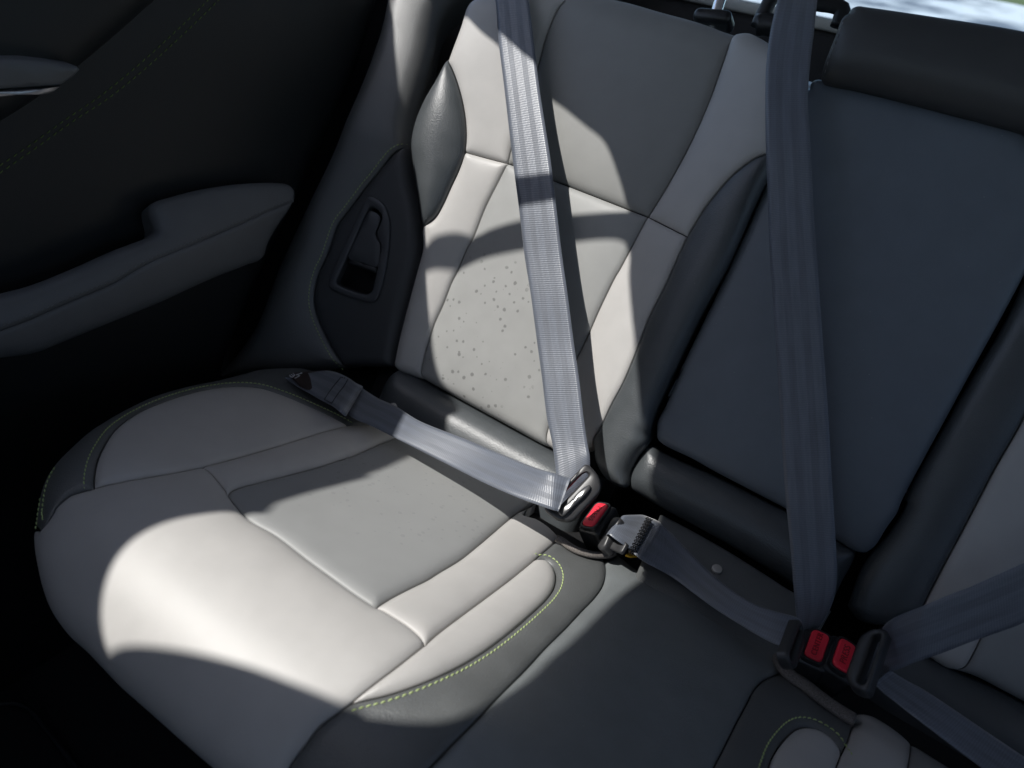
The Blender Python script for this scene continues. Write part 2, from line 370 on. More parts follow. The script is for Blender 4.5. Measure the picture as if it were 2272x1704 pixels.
# ------------------------------------------------------------------ panel builder
EVAL = {}
def panel(name, surf, loop, material, parent, H=.003, RR=.02, g=.005, skirt=.018, base=0., key=None, label=None, inset=.0006, dome=None, holes=()):
    polys = []; pts = []
    for c in loop:
        rev = c.startswith('-'); c = c.lstrip('-'); q = CUR[c]['uv'][::-1] if rev else CUR[c]['uv']
        polys.append((CUR[c], q)); pts.append(q)
    bd = []
    for q in pts:
        for k in q:
            if not bd or np.linalg.norm(k-bd[-1]) > 4e-4: bd.append(k)
    while np.linalg.norm(bd[0]-bd[-1]) < 4e-4: bd.pop()
    bd = np.array(bd); closed = np.vstack([bd, bd[:1]])
    area = .5*np.sum(closed[:-1, 0]*closed[1:, 1]-closed[1:, 0]*closed[:-1, 1])
    if area < 0: bd = bd[::-1]; closed = closed[::-1]
    def height(uv):
        tot = np.zeros(len(uv)); inv = np.zeros(len(uv))
        for c, q in polys:
            d = seg_dist(uv, q); inv += np.maximum(d, 1e-5)**-2.2
            t = 1-np.clip(d/c['r'], 0, 1); dr = c['depth']*(1-np.sqrt(np.maximum(1-t*t, 0)))
            tot += dr**3
        dm = inv**(-1/2.2)
        h = base-tot**(1/3)+H*(1-np.exp(-dm/RR))
        if dome is not None: h = h+dome(uv)
        return h
    lo, hi = bd.min(0), bd.max(0)
    gx, gy = np.meshgrid(np.arange(lo[0], hi[0], g), np.arange(lo[1], hi[1], g*.866))
    gx = gx+(np.arange(gx.shape[0]) % 2)[:, None]*g/2
    G = np.c_[gx.ravel(), gy.ravel()]+np.random.uniform(-.08, .08, (gx.size, 2))*g
    G = G[inside(G, bd)]; dg = seg_dist(G, closed); G = G[dg > .0075]
    tng = np.roll(bd, -1, 0)-np.roll(bd, 1, 0); tng /= np.linalg.norm(tng, axis=1)[:, None]+1e-9
    nin = np.c_[-tng[:, 1], tng[:, 0]]; rings = []
    for off in (.0006, .0014, .0026, .0043, .0064):
        q = bd+nin*off; q = q[inside(q, bd)]; q = q[seg_dist(q, closed) > off*.93]
        rings.append(q)
    body = np.vstack(rings+[G]); nb = len(bd); ed = []; hp = []
    b0 = nb
    for h in holes:
        body = body[~inside(body, h)]; body = body[seg_dist(body, np.vstack([h, h[:1]])) > .0012]
        ed += [(b0+k, b0+(k+1) % len(h)) for k in range(len(h))]; hp.append(h); b0 += len(h)
    allp = np.vstack([bd]+hp+[body])
    vo, _, fo, ov, _, _ = delaunay_2d_cdt([Vector(p) for p in allp], ed, [list(range(nb))], 1, 1e-6)
    if holes:
        cf = np.array([np.mean([vo[q][:] for q in f], axis=0) for f in fo]); bad = np.zeros(len(fo), bool)
        for h in holes: bad |= inside(cf, h)
        fo = [f for f, q in zip(fo, bad) if not q]
    uv = np.array([v[:] for v in vo])
    P = surf.at(uv, height(uv)); nv = len(P)
    faces = [list(f) for f in fo]
    # skirt under the boundary
    bmap = {}
    for k, lst in enumerate(ov):
        for a in lst:
            if a < nb: bmap[a] = k
    bi = [bmap[k] for k in range(nb) if k in bmap]
    nrm = surf.normal(uv[bi]); inn = surf.at(uv[bi]+nin[[k for k in range(nb) if k in bmap]]*.002)-surf.at(uv[bi]); inn /= np.linalg.norm(inn, axis=1)[:, None]+1e-9
    SK = P[bi]-nrm*skirt+inn*(inset+.15*skirt)
    P[bi] = P[bi]+inn*.00045
    allv = np.vstack([P, SK]); m = len(bi)
    for k in range(m):
        a, b2 = bi[k], bi[(k+1) % m]; faces.append([b2, a, nv+k, nv+(k+1) % m])
    uvs = np.vstack([uv, uv[bi]])
    o = mesh_obj(name, allv, faces, material, parent, uvs, True, label)
    # consistent outward winding
    me = o.data
    EVAL[key or name] = (surf, height)
    # flip if facing away
    f0 = np.array(fo[len(fo)//2]); a, b_, c_ = P[f0[0]], P[f0[1]], P[f0[2]]
    if np.dot(np.cross(b_-a, c_-a), surf.normal(uv[f0[:1]])[0]) < 0: me.flip_normals()
    return o
def stitches(name, key, uvc, parent, material, pitch=.0048, ln=.0036, rad=.00056, tilt=.12, h0=.0006):
    surf, hf = EVAL[key]
    c = smooth(uvc, pitch); V = []; Fc = []
    P = surf.at(c, hf(c)+h0); n = surf.normal(c)
    for k in range(len(P)-1):
        t = P[k+1]-P[k]; L = np.linalg.norm(t)
        if L < 1e-5: continue
        t /= L; s = np.cross(n[k], t); t2 = unit(t+s*tilt*random.uniform(.7, 1.3)); s = np.cross(n[k], t2); m = .5*(P[k]+P[k+1])
        b0 = len(V)
        for a, rr in ((-.5, .35), (-.36, .9), (0, 1.1), (.36, .9), (.5, .35)):
            for j in range(6):
                an = j*math.pi/3
                V.append(m+t2*a*ln-n[k]*(.0006*(2*a)**2)+(s*math.cos(an)+n[k]*math.sin(an))*rad*rr)
        for q in range(4):
            for j in range(6):
                Fc.append([b0+q*6+j, b0+q*6+(j+1) % 6, b0+(q+1)*6+(j+1) % 6, b0+(q+1)*6+j])
        Fc.append([b0+j for j in range(6)][::-1]); Fc.append([b0+24+j for j in range(6)])
    return mesh_obj(name, V, Fc, material, parent)
def offset_curve(uv, d):
    t = np.gradient(uv, axis=0); t /= np.linalg.norm(t, axis=1)[:, None]
    return uv+np.c_[-t[:, 1], t[:, 0]]*d
def tube(name, path, rad, material, parent=None, seg=10, step=.004, flat=None, closed_ends=True, label=None):
    p = smooth(path, step); t = np.gradient(p, axis=0); t /= np.linalg.norm(t, axis=1)[:, None]
    V = []; Fc = []
    up = np.array(flat if flat is not None else (0, 0, 1.)); r = rad if isinstance(rad, tuple) else (rad, rad)
    for k in range(len(p)):
        s = np.cross(t[k], up); s /= np.linalg.norm(s)+1e-9; u2 = np.cross(s, t[k])
        for j in range(seg):
            a = 2*math.pi*j/seg; V.append(p[k]+s*math.cos(a)*r[0]+u2*math.sin(a)*r[1])
    for k in range(len(p)-1):
        for j in range(seg):
            Fc.append([k*seg+j, k*seg+(j+1) % seg, (k+1)*seg+(j+1) % seg, (k+1)*seg+j])
    Fc.append(list(range(seg))[::-1]); Fc.append([(len(p)-1)*seg+j for j in range(seg)])
    return mesh_obj(name, V, Fc, material, parent, None, True, label)
def webbing(name, stations, parent, nW=10, th=.0013, label=None, sag=0.):
    """stations: list of (left point, right point) in metres"""
    st = np.array([np.r_[a, b] for a, b in stations]); c = smooth(st, .005)
    Lp, Rp = c[:, :3], c[:, 3:]; mid = .5*(Lp+Rp)
    s = np.r_[0, np.cumsum(np.linalg.norm(np.diff(mid, axis=0), axis=1))]
    tg = np.gradient(mid, axis=0); nrm = np.cross(Rp-Lp, tg); nrm /= np.linalg.norm(nrm, axis=1)[:, None]
    if np.mean(nrm@(unit(CAM-mid.mean(0)))) < 0: nrm = -nrm
    V = []; UV = []; Fc = []; n = len(c); W = nW+1
    for side in (.5, -.5):
        for k in range(n):
            for j in range(W):
                a = j/nW; e = 1-(2*a-1)**2
                V.append(Lp[k]*(1-a)+Rp[k]*a+nrm[k]*(side*th*(1 if 0 < j < nW else .5)+sag*e*math.sin(s[k]*23)))
                UV.append((.048*a, s[k]))
    q = n*W
    for k in range(n-1):
        for j in range(nW):
            a = k*W+j; Fc.append([a, a+1, a+W+1, a+W]); Fc.append([q+a, q+a+W, q+a+W+1, q+a+1])
        Fc.append([k*W, k*W+W, q+k*W+W, q+k*W]); a = k*W+nW; Fc.append([a, q+a, q+a+W, a+W])
    for k in (0, n-1):
        for j in range(nW): a = k*W+j; Fc.append([a, q+a, q+a+1, a+1])
    o = mesh_obj(name, V, Fc, M_web, parent, UV, True, label); p0 = o.data.polygons[0]
    if np.array(p0.normal)@nrm[0] < 0: o.data.flip_normals()
    return o
def up(px, surf, h): return surf.at(surf.unproj(px, h), h)
def rbox(size, bev, seg=3, M4=None):
    bm = bmesh.new(); bmesh.ops.create_cube(bm, size=1)
    for v in bm.verts: v.co = Vector((v.co.x*size[0], v.co.y*size[1], v.co.z*size[2]))
    bmesh.ops.bevel(bm, geom=bm.edges[:], offset=bev, segments=seg, profile=.5, affect='EDGES')
    if M4 is not None: bm.transform(M4)
    return bm
def frame(o, x, y, z):
    m = Matrix.Identity(4)
    for i, c in enumerate((x, y, z)):
        for j in range(3): m[j][i] = c[j]
    for j in range(3): m[j][3] = o[j]
    return m
def rounded(pts, r, n=6):
    """round the corners of a closed 2-D polygon"""
    pts = [np.array(p, float) for p in pts]; out = []; m = len(pts)
    for k in range(m):
        p0, p, p1 = pts[k-1], pts[k], pts[(k+1) % m]
        rr = r[k] if isinstance(r, (list, tuple)) else r
        a = unit(p0-p); b = unit(p1-p); L = min(rr, .49*np.linalg.norm(p0-p), .49*np.linalg.norm(p1-p))
        A, Bq = p+a*L, p+b*L
        for t in np.linspace(0, 1, n): out.append((1-t)**2*A+2*t*(1-t)*p+t*t*Bq)
    return np.array(out)
def resample_closed(p, n):
    q = np.vstack([p, p[:1]]); L = np.r_[0, np.cumsum(np.linalg.norm(np.diff(q, axis=0), axis=1))]
    s = np.linspace(0, L[-1], n, endpoint=False)
    return np.c_[tuple(np.interp(s, L, q[:, k]) for k in range(q.shape[1]))]
def ring_solid(name, outer, inner, to3, z0, z1, bev, material, parent=None, label=None, n=64):
    """flat ring between two closed outlines, extruded z0..z1 and softened; to3(uv,h)->xyz"""
    o_ = resample_closed(outer, n); i_ = resample_closed(inner, n)
    k = np.argmin(((i_-o_[0])**2).sum(1)); i_ = np.roll(i_, -k, 0)
    c = o_.mean(0)
    if np.sum(np.cross(o_-c, np.roll(o_, -1, 0)-c)) * np.sum(np.cross(i_-c, np.roll(i_, -1, 0)-c)) < 0: i_ = np.roll(i_[::-1], 1, 0)
    d = o_-i_; L = np.linalg.norm(d, axis=1)[:, None]+1e-9; u = d/L; b = np.minimum(bev, L*.3)
    rings = [(o_, z0), (o_, z1-bev), (o_-u*b*.3, z1-bev*.3), (o_-u*b, z1), (i_+u*b, z1), (i_+u*b*.3, z1-bev*.3), (i_, z1-bev), (i_, z0)]
    V = np.vstack([to3(q, h) for q, h in rings]); Fc = []; m = len(rings)
    for a in range(m):
        for j in range(n):
            Fc.append([a*n+j, a*n+(j+1) % n, ((a+1) % m)*n+(j+1) % n, ((a+1) % m)*n+j])
    bm = bmesh.new(); vs = [bm.verts.new(v) for v in V]
    for f_ in Fc: bm.faces.new([vs[q] for q in f_])
    return from_bm(name, bm, material, parent, True, label, 50)
def slab(name, outline, to3, z0, z1, bev, material, parent=None, label=None, n=48):
    o_ = resample_closed(np.array(outline), n); c = o_.mean(0); d = o_-c; L = np.linalg.norm(d, axis=1)[:, None]
    rings = [(o_, z0), (o_, z1-bev), (o_-d/L*bev*.3, z1-bev*.3), (o_-d/L*bev, z1), (c+(o_-c)*.5, z1+bev*.15)]
    bm = bmesh.new(); R_ = [[bm.verts.new(v) for v in to3(q, h)] for q, h in rings]
    for a in range(len(R_)-1):
        for j in range(n): bm.faces.new([R_[a][j], R_[a][(j+1) % n], R_[a+1][(j+1) % n], R_[a+1][j]])
    bm.faces.new(R_[-1]); bm.faces.new(R_[0][::-1])
    return from_bm(name, bm, material, parent, True, label, 50)
def text_mesh(name, body, size, M4, material, parent):
    cu = bpy.data.curves.new(name, 'FONT'); cu.body = body; cu.size = size; cu.align_x = 'CENTER'; cu.align_y = 'CENTER'
    cu.extrude = .0002; cu.space_character = 1.1
    t = bpy.data.objects.new(name+'_tmp', cu); COL.objects.link(t)
    dg = bpy.context.evaluated_depsgraph_get(); me = bpy.data.meshes.new_from_object(t.evaluated_get(dg))
    bpy.data.objects.remove(t, do_unlink=True)
    me.transform(M4); base = world_loc(parent); me.transform(Matrix.Translation(Vector(-base)))
    me.materials.clear(); me.materials.append(material); me.name = name
    o = bpy.data.objects.new(name, me); COL.objects.link(o); o.parent = parent
    return o
# ------------------------------------------------------------------ seams of the left backrest
A_ = Z('b', (650, 338)); BT = Z('b', (500, 1402)); CJ = Z('b', (778, 932)); DJ = Z('b', (1035, 1000)); EJ = Z('b', (1895, 1328)); FJ = Z('b', (2135, 1450))
GJ = Z('e', (505, 812)); HJ = Z('e', (335, 742)); IJ = Z('e', (1278, 1228)); JJ = Z('e', (1535, 1212)); MJ = Z('c', (435, 165))
NJ = [(1756, 100)]; KJ = [(1738, 325)]; TT = [(1072, -30)]; LT = [(1285, -34)]
GAP = dict(depth=.022, r=.018)
curve('top_left', S_back, TT+Z('b', (775, 0), (715, 165))+A_, **GAP)
curve('us_top', S_back, TT+[(1180, -36)]+LT, depth=.02, r=.03)
curve('bl_r1', S_back, A_+Z('b', (700, 432), (745, 560), (775, 700), (785, 830))+CJ)
curve('bl_r2', S_back, CJ+Z('b', (745, 1030), (690, 1150), (640, 1260), (590, 1340))+BT)
curve('bl_left', S_back, A_+Z('b', (590, 470), (520, 590), (470, 700), (440, 800), (428, 890), (435, 990), (455, 1120), (480, 1270))+BT, depth=.02, r=.014)
curve('ls2_left', S_back, BT+Z('b', (505, 1520))+Z('e', (470, 140), (430, 290), (395, 420), (360, 560), (335, 680), (329, 720))+HJ, depth=.014, r=.014)
curve('ls2_bot', S_back, HJ+Z('e', (370, 768))+GJ, depth=.016, r=.014)
curve('ins_bot', S_back, GJ+Z('e', (600, 865), (700, 920), (900, 1030), (1100, 1140), (1235, 1214))+IJ, depth=.016, r=.014)
curve('rs2_bot', S_back, IJ+Z('e', (1335, 1262), (1440, 1268))+JJ, depth=.014, r=.014)
curve('hs1', S_back, CJ+DJ)
curve('hs2', S_back, DJ+Z('b', (1070, 1012), (1390, 1132))+EJ, depth=.005, r=.009)
curve('hs3', S_back, EJ+FJ, depth=.003, r=.006)
curve('ins_left', S_back, DJ+Z('b', (980, 1110), (900, 1270), (820, 1470))+Z('e', (790, 0), (730, 140), (690, 220), (640, 350), (590, 460), (550, 580), (520, 690), (505, 770))+GJ)
curve('ins_right', S_back, EJ+Z('b', (1720, 1659))+Z('e', (1700, 170), (1600, 375), (1510, 580), (1400, 800), (1290, 1090), (1272, 1170))+IJ)
curve('uc_left', S_back, DJ+Z('b', (1060, 900), (1120, 740), (1195, 500), (1240, 340), (1270, 230), (1340, 60), (1385, 0))+LT, depth=.005, r=.010)
curve('uc_top', S_back, LT+[(1380, -16), (1455, 5), (1550, 31)]+MJ, depth=.028, r=.035)
curve('uc_right', S_back, MJ+Z('c', (410, 225), (350, 400), (290, 570), (220, 740), (140, 910), (60, 1060), (0, 1165))+EJ, depth=.006, r=.012)
curve('rs1_top', S_back, MJ+Z('c', (500, 160), (570, 192), (650, 238))+NJ, depth=.02, r=.022)
curve('rs1_side', S_back, NJ+[(1752, 200)]+KJ, **GAP)
curve('rb_top', S_back, KJ+Z('c', (640, 936), (560, 965), (480, 1020), (400, 1090), (320, 1180), (250, 1270), (200, 1350))+FJ)
curve('rs2_right', S_back, FJ+Z('b', (2050, 1640))+Z('e', (2000, 230), (1900, 430), (1850, 560), (1800, 690), (1740, 830), (1670, 960), (1610, 1085))+JJ)
curve('rb_right', S_back, KJ+Z('c', (650, 1060), (560, 1240), (470, 1450), (380, 1645))+Z('e', (2212, 420), (2100, 650), (2000, 860), (1935, 1010))+Z('e', (1895, 1150)), depth=.012, r=.014)
curve('rb_bot', S_back, Z('e', (1895, 1150), (1880, 1215), (1820, 1290), (1770, 1380), (1752, 1482), (1680, 1468), (1600, 1410), (1545, 1310))+JJ, depth=.02, r=.018)

bk = thing('backrest', 'light grey and charcoal leather backrest lit by the sun behind the leftmost seat belt', 'car seat', tuple(S_back.at([[-.12, 0.02]])[0]))
def light_panels():
    panel('side_strip', S_back, ['us_top', '-uc_left', '-hs1', '-bl_r1', '-top_left'], M_light, bk, key='us', H=.006, RR=.03, skirt=.03)
    panel('side_bolster', S_back, ['bl_left', '-bl_r2', '-bl_r1'], M_black, bk, key='bl', H=.020, RR=.022, g=.004, skirt=.05, label='grained charcoal side panel bulging at the left edge')
    panel('side_strip', S_back, ['ls2_left', 'ls2_bot', '-ins_left', '-hs1', 'bl_r2'], M_light, bk, key='ls2', H=.006, RR=.02, skirt=.03)
    panel('insert', S_back, ['ins_left', 'ins_bot', '-ins_right', '-hs2'], M_insb, bk, key='insb', H=.007, RR=.03, label='grey insert with dried water drops', skirt=.03)
    panel('head_panel', S_back, ['uc_left', 'uc_top', 'uc_right', '-hs2'], M_head, bk, key='uc', H=.010, RR=.045, skirt=.10)
    panel('side_strip', S_back, ['rs1_top', 'rs1_side', 'rb_top', '-hs3', '-uc_right'], M_light, bk, key='rs1', H=.005, RR=.02, skirt=.08)
    panel('side_strip', S_back, ['hs3', 'rs2_right', '-rs2_bot', '-ins_right'], M_light, bk, key='rs2', H=.005, RR=.02, skirt=.03)
    panel('side_bolster', S_back, ['rb_right', 'rb_bot', '-rs2_right', '-rb_top'], M_black, bk, key='rb', H=.010, RR=.028, g=.004, skirt=.05, label='grained charcoal roll beside the centre armrest')
light_panels()
# lower roll of the left backrest
lr = Z('e', (318, 752), (345, 752), (505, 835), (700, 943), (900, 1053), (1100, 1163), (1330, 1290), (1560, 1420))
ul = S_back.unproj(lr, .012)
ll = S_back.unproj(Z('e', (300, 790), (262, 850), (235, 915)), .012)
curve('lr_top', S_back, uv_a=ul[1:], depth=.016, r=.022)
curve('lr_left', S_back, uv_a=np.vstack([ul[1:2], ll, [[ll[-1][0], -.05]]]), depth=.006, r=.010)
curve('lr_right', S_back, uv_a=[ul[-1], [ul[-1][0], -.05]], depth=.01, r=.01)
curve('lr_bot', S_back, uv_a=[[ll[-1][0], -.05], [ul[-1][0], -.05]], depth=.001, r=.002)
panel('lower_roll', S_back, ['lr_top', 'lr_right', '-lr_bot', '-lr_left'], M_black, bk, key='lr', H=.022, RR=.022, base=.004, skirt=.02, label='grained grey roll along the foot of the backrest')
# backing shell so nothing shows through the seams
def shell_box(name, x0, x1, b0, b1, h0, h1, material, parent):
    c = [(x, b, h) for x in (x0, x1) for b in (b0, b1) for h in (h0, h1)]
    V = [x*X+b*B+h*N for x, b, h in c]
    return mesh_obj(name, V, [(0, 1, 3, 2), (4, 6, 7, 5), (0, 4, 5, 1), (2, 3, 7, 6), (0, 2, 6, 4), (1, 5, 7, 3)], material, parent, None, False)
shell_box('back_shell', -.285, .075, -.06, .50, -.10, -.028, M_void, bk)

# headrest posts and guide of the outer seat
hr = thing('headrest', 'chrome headrest post rising from a black guide on top of the sunlit backrest', 'headrest', tuple(up(Z7((500, 200)), S_flat, -.05)[0]))
for dx in (0, -.16):
    P0 = up(Z7((470, 235)), S_flat, -.062)[0]; P1 = P0+unit(up(Z7((540, 0)), S_flat, -.062)[0]-P0)*.19; P0 = P0+X*dx; P1 = P1+X*dx
    tube('post', [P0-unit(P1-P0)*.05, P1], .0066, M_chrome, hr, seg=16)
    gz = unit(P1-P0); gx = unit(np.cross(gz, N)); gy = np.cross(gz, gx)
    g_ = from_bm('post_guide', rbox((.044, .034, .016), .007, 4, frame(P0-gz*.002, gx, gy, gz)), M_plas, hr, angle=50)
P1 = P0+unit(P1-P0)*.19+X*.08
from_bm('pad', rbox((.30, .10, .19), .045, 6, frame(P1+np.array([0, 0, .09]), X, unit(np.cross(B, X)), B)), M_head, hr)

# ------------------------------------------------------------------ centre backrest with armrest
AT = S_flat
cb = thing('centre_backrest', 'black leather centre section with a folded armrest between two belts', 'car seat', tuple(S_flat.at([[.2, 0.03]])[0]))
shell_box('back_shell', .105, .37, .46, .57, -.10, -.012, M_arm, cb)
shell_box('back_shell', .05, .40, -.06, .47, -.13, -.101, M_void, cb)
arm = thing('armrest', 'folded black leather armrest panel behind the middle seat belt', 'armrest', tuple(S_flat.at([[.2, 0.1]])[0]))
AC = dict(depth=.009, r=.010)
a_tl = Z('c', (892, 530)); a_bl = Z('e', (1952, 1120)); a_br = Z('i', (1245, 342))
curve('arm_left', AT, a_tl+Z('c', (640, 1112))+Z('f', (430, 62), (22, 915))+Z('e', (2110, 740), (2012, 960), (1958, 1065))+a_bl, **AC)
curve('arm_bot', AT, a_bl+Z('e', (1958, 1170), (1990, 1205), (2180, 1300))+Z('f', (300, 1366), (600, 1524), (750, 1602))+Z('i', (1060, 262), (1180, 333))+a_br, **AC)
curve('arm_right', AT, a_br+Z('i', (1300, 300), (1370, 190), (1440, 90))+Z('f', (1460, 1565), (1800, 930), (2212, 172))+[(2338, 470)], uv_b=[(.30, .50)], **AC)
curve('arm_top', AT, a_tl+Z('c', (900, 490), (925, 468), (960, 464), (1200, 512), (1700, 634), (2212, 768)), uv_b=[(.285, .512), (.30, .50)], depth=.02, r=.022)
panel('cover', AT, ['arm_left', 'arm_bot', 'arm_right', '-arm_top'], M_arm, arm, key='arm', H=.010, RR=.05, g=.006, base=.006, skirt=.035)
# centre roll and flap below it
cr_t = Z('e', (1888, 1214))+Z('f', (0, 1276), (300, 1412), (600, 1560), (755, 1636))+Z('i', (1060, 280), (1185, 352))
cr_b = [(1388, 1089), (1460, 1133), (1550, 1182), (1620, 1222), (1689, 1265), (1758, 1309), (1848, 1352)]
HB = .012
curve('cr_top', AT, cr_t, h=HB, depth=.010, r=.013)
curve('cr_right', AT, cr_t[-1:]+Z('i', (1180, 385), (1150, 455), (1100, 545), (1055, 640))+cr_b[-1:], h=HB, depth=.016, r=.02)
curve('cr_bot', AT, cr_b, h=HB, depth=.012, r=.03)
curve('cr_left', AT, cr_t[:1]+Z('e', (1825, 1290), (1775, 1385))+cr_b[:1], h=HB, depth=.008, r=.012)
panel('lower_roll', AT, ['cr_top', 'cr_right', '-cr_bot', '-cr_left'], M_black, cb, key='cr', H=.020, RR=.024, base=.004, skirt=.03, label='grained black roll along the foot of the centre section')
cbu = CUR['cr_bot']['uv']; bmean = cbu[:, 1].mean()
p1 = bmean*B+.012*N; p2 = .085*D+.004*M
FD = unit(p2-p1); FN = unit(np.cross(FD, X)); FN = FN if FN@M > 0 else -FN
S_flap = plane(p1, X, FD, FN)
fb = S_flap.unproj([(1466, 1137)]+cr_b[2:], -.002)
flen = np.linalg.norm(p2-p1)+.01
curve('cf_top', S_flap, uv_a=fb, depth=.006, r=.012)
curve('cf_r', S_flap, uv_a=[fb[-1], (fb[-1][0]-.01, flen)], depth=.004, r=.008)
curve('cf_l', S_flap, uv_a=[fb[0], (fb[0][0]+.016, flen)], depth=.004, r=.008)
curve('cf_b', S_flap, uv_a=[(fb[0][0]+.016, flen), (fb[-1][0]-.01, flen)], depth=.004, r=.008)
panel('anchor_flap', S_flap, ['cf_top', 'cf_r', '-cf_b', '-cf_l'], M_dark, cb, key='cf', H=.003, RR=.02, skirt=.02)
def snap(px, surf, h, parent, rad):
    p = up(px, surf, h)[0]; n = surf.normal(surf.unproj(px, h))[0]; a = unit(np.cross(n, X)); b = np.cross(n, a)
    t = np.linspace(0, 2*math.pi, 24, endpoint=False); c = np.c_[np.cos(t), np.sin(t)]*rad
    return slab('snap_button', c, lambda q, hh: p+q[:, :1]*a+q[:, 1:2]*b+hh*n, -.001, .002, .0008, M_button, parent)
snap(Z('i', (328, 440)), S_flap, .004, cb, .0052)
snap(Z6((2010, 905)), S_back, .022, bk, .005)

# centre headrest
ch = thing('headrest', 'low black leather headrest with green stitched edge above the folded armrest', 'headrest', tuple(S_flat.at([[.2, .52]])[0]))
HH = .028
h_tl = Z('c', (1128, 42)); h_bl = Z('c', (962, 440)); 
curve('hd_left', AT, h_tl+Z('c', (1090, 108), (1048, 222), (1000, 342))+h_bl, h=HH, depth=.010, r=.014)
curve('hd_bot', AT, h_bl+Z('c', (975, 466), (1200, 514), (1700, 640), (2212, 772))+[(2420, 322)], h=HH, depth=.022, r=.03)
curve('hd_right', AT, [(2420, 322), (2470, 200), (2440, 88)], h=HH, depth=.02, r=.03)
curve('hd_top', AT, h_tl+Z('c', (1150, 8), (1195, -10), (1260, -4), (1700, 58), (2212, 138))+[(2440, 88)], h=HH, depth=.024, r=.032)
panel('cover', AT, ['hd_left', 'hd_bot', 'hd_right', '-hd_top'], M_trim, ch, key='hd', H=.014, RR=.05, base=HH+.004, skirt=.075)
hl = CUR['hd_left']['uv']; nc = offset_curve(hl, .0035)
if abs(nc[:, 0].mean()) < abs(hl[:, 0].mean()): nc = offset_curve(hl, -.0035)
stitches('stitching', 'hd', nc, ch, M_grey_th, pitch=.006, ln=.0038)

# belt guide hoop behind the seat
hoop = thing('belt_guide', 'black plastic hoop standing behind the backrest around the middle seat belt', 'belt guide', tuple(up(Z7((1080, 300)), S_flat, -.075)[0]))
hp = [up([p], S_flat, -.075)[0] for p in Z7((1000, 330), (1060, 190), (1160, 0), (1240, -120), (1450, -90), (1700, 30), (1960, 75), (2040, 120), (2030, 200), (1985, 330))]
tube('frame', hp, (.0085, .006), M_plas, hoop, seg=12, flat=N)
pb_ = [up([p], S_flat, -.07)[0] for p in Z7((990, 310), (1090, 300), (1250, 330))]
tube('base', pb_, (.012, .012), M_plas, hoop, seg=12, flat=N)

# ------------------------------------------------------------------ right backrest
rbk = thing('backrest', 'shaded backrest with black roll and grey strip at the right edge behind the buckles', 'car seat', tuple(S_flat.at([[.5, 0.02]])[0]))
q0 = [(2345, 490)]; q1 = Z('i', (1125, 692)); q2 = Z('i', (1560, 770)); q3 = [(2400, 740)]
curve('r2_left', AT, uv_a=[(.303, .50)], px=Z('f', (2212, 205), (1820, 935), (1480, 1570))+Z('i', (1500, 30), (1395, 215), (1262, 372), (1205, 465), (1155, 600))+q1, depth=.012, r=.014)
curve('r2_bot', AT, q1+Z('i', (1200, 775), (1350, 810))+q2, depth=.016, r=.016)
curve('r2_right', AT, uv_a=[(.374, .50)], px=Z('f', (2212, 1050), (2050, 1335), (1880, 1659))+Z('i', (1830, 222), (1740, 390), (1660, 545), (1600, 665))+q2)
curve('r2_top', AT, uv_a=[(.303, .50), (.374, .50)], depth=.012, r=.014)
panel('side_bolster', AT, ['r2_left', 'r2_bot', '-r2_right', '-r2_top'], M_black, rbk, key='r2', H=.010, RR=.028, skirt=.05)
q4 = Z('i', (1780, 1074)); q5 = [(2620, 840)]
curve('rg_bot', AT, q2+Z('i', (1600, 960), (1660, 1015), (1740, 1065))+q4, depth=.012, r=.012)
curve('rg_right', AT, q4+Z('i', (1855, 1042), (1905, 962), (1952, 868), (2090, 640), (2260, 390)), uv_b=[(.545, .28), (.56, .40), (.56, .50)])
curve('rg_top', AT, uv_a=[(.374, .50), (.56, .50)], depth=.012, r=.014)
panel('side_strip', AT, ['r2_right', 'rg_bot', 'rg_right', '-rg_top'], M_light, rbk, key='rg', H=.005, RR=.02, skirt=.03)
q6 = [(2720, 1330)]
curve('ri_bot', AT, q4+Z('i', (1900, 1110), (2212, 1270)), uv_b=[(.76, .045)], depth=.012, r=.012)
curve('ri_right', AT, uv_a=[(.76, .045), (.76, .50), (.74, .50), (.56, .50)], depth=.012, r=.014)
panel('insert', AT, ['rg_right', '-ri_right', '-ri_bot'], M_insc, rbk, key='ri', H=.006, RR=.03, skirt=.03)
rt = S_flat.unproj(Z('i', (1330, 830), (1550, 960), (1640, 1022), (1780, 1095), (2212, 1300)), .010); rt = np.vstack([rt, [[.76, .030]]])
curve('rr_top', AT, uv_a=rt, depth=.014, r=.02)
curve('rr_r', AT, uv_a=[rt[-1], (rt[-1][0], -.06)], depth=.004, r=.006)
curve('rr_l', AT, uv_a=[rt[0], (rt[0][0], -.06)], depth=.01, r=.012)
curve('rr_b', AT, uv_a=[(rt[0][0], -.06), (rt[-1][0], -.06)], depth=.004, r=.006)
panel('lower_roll', AT, ['rr_top', 'rr_r', '-rr_b', '-rr_l'], M_black, rbk, key='rr', H=.02, RR=.02, base=.002, skirt=.02)
shell_box('back_shell', .405, .75, -.06, .49, -.12, -.03, M_void, rbk)

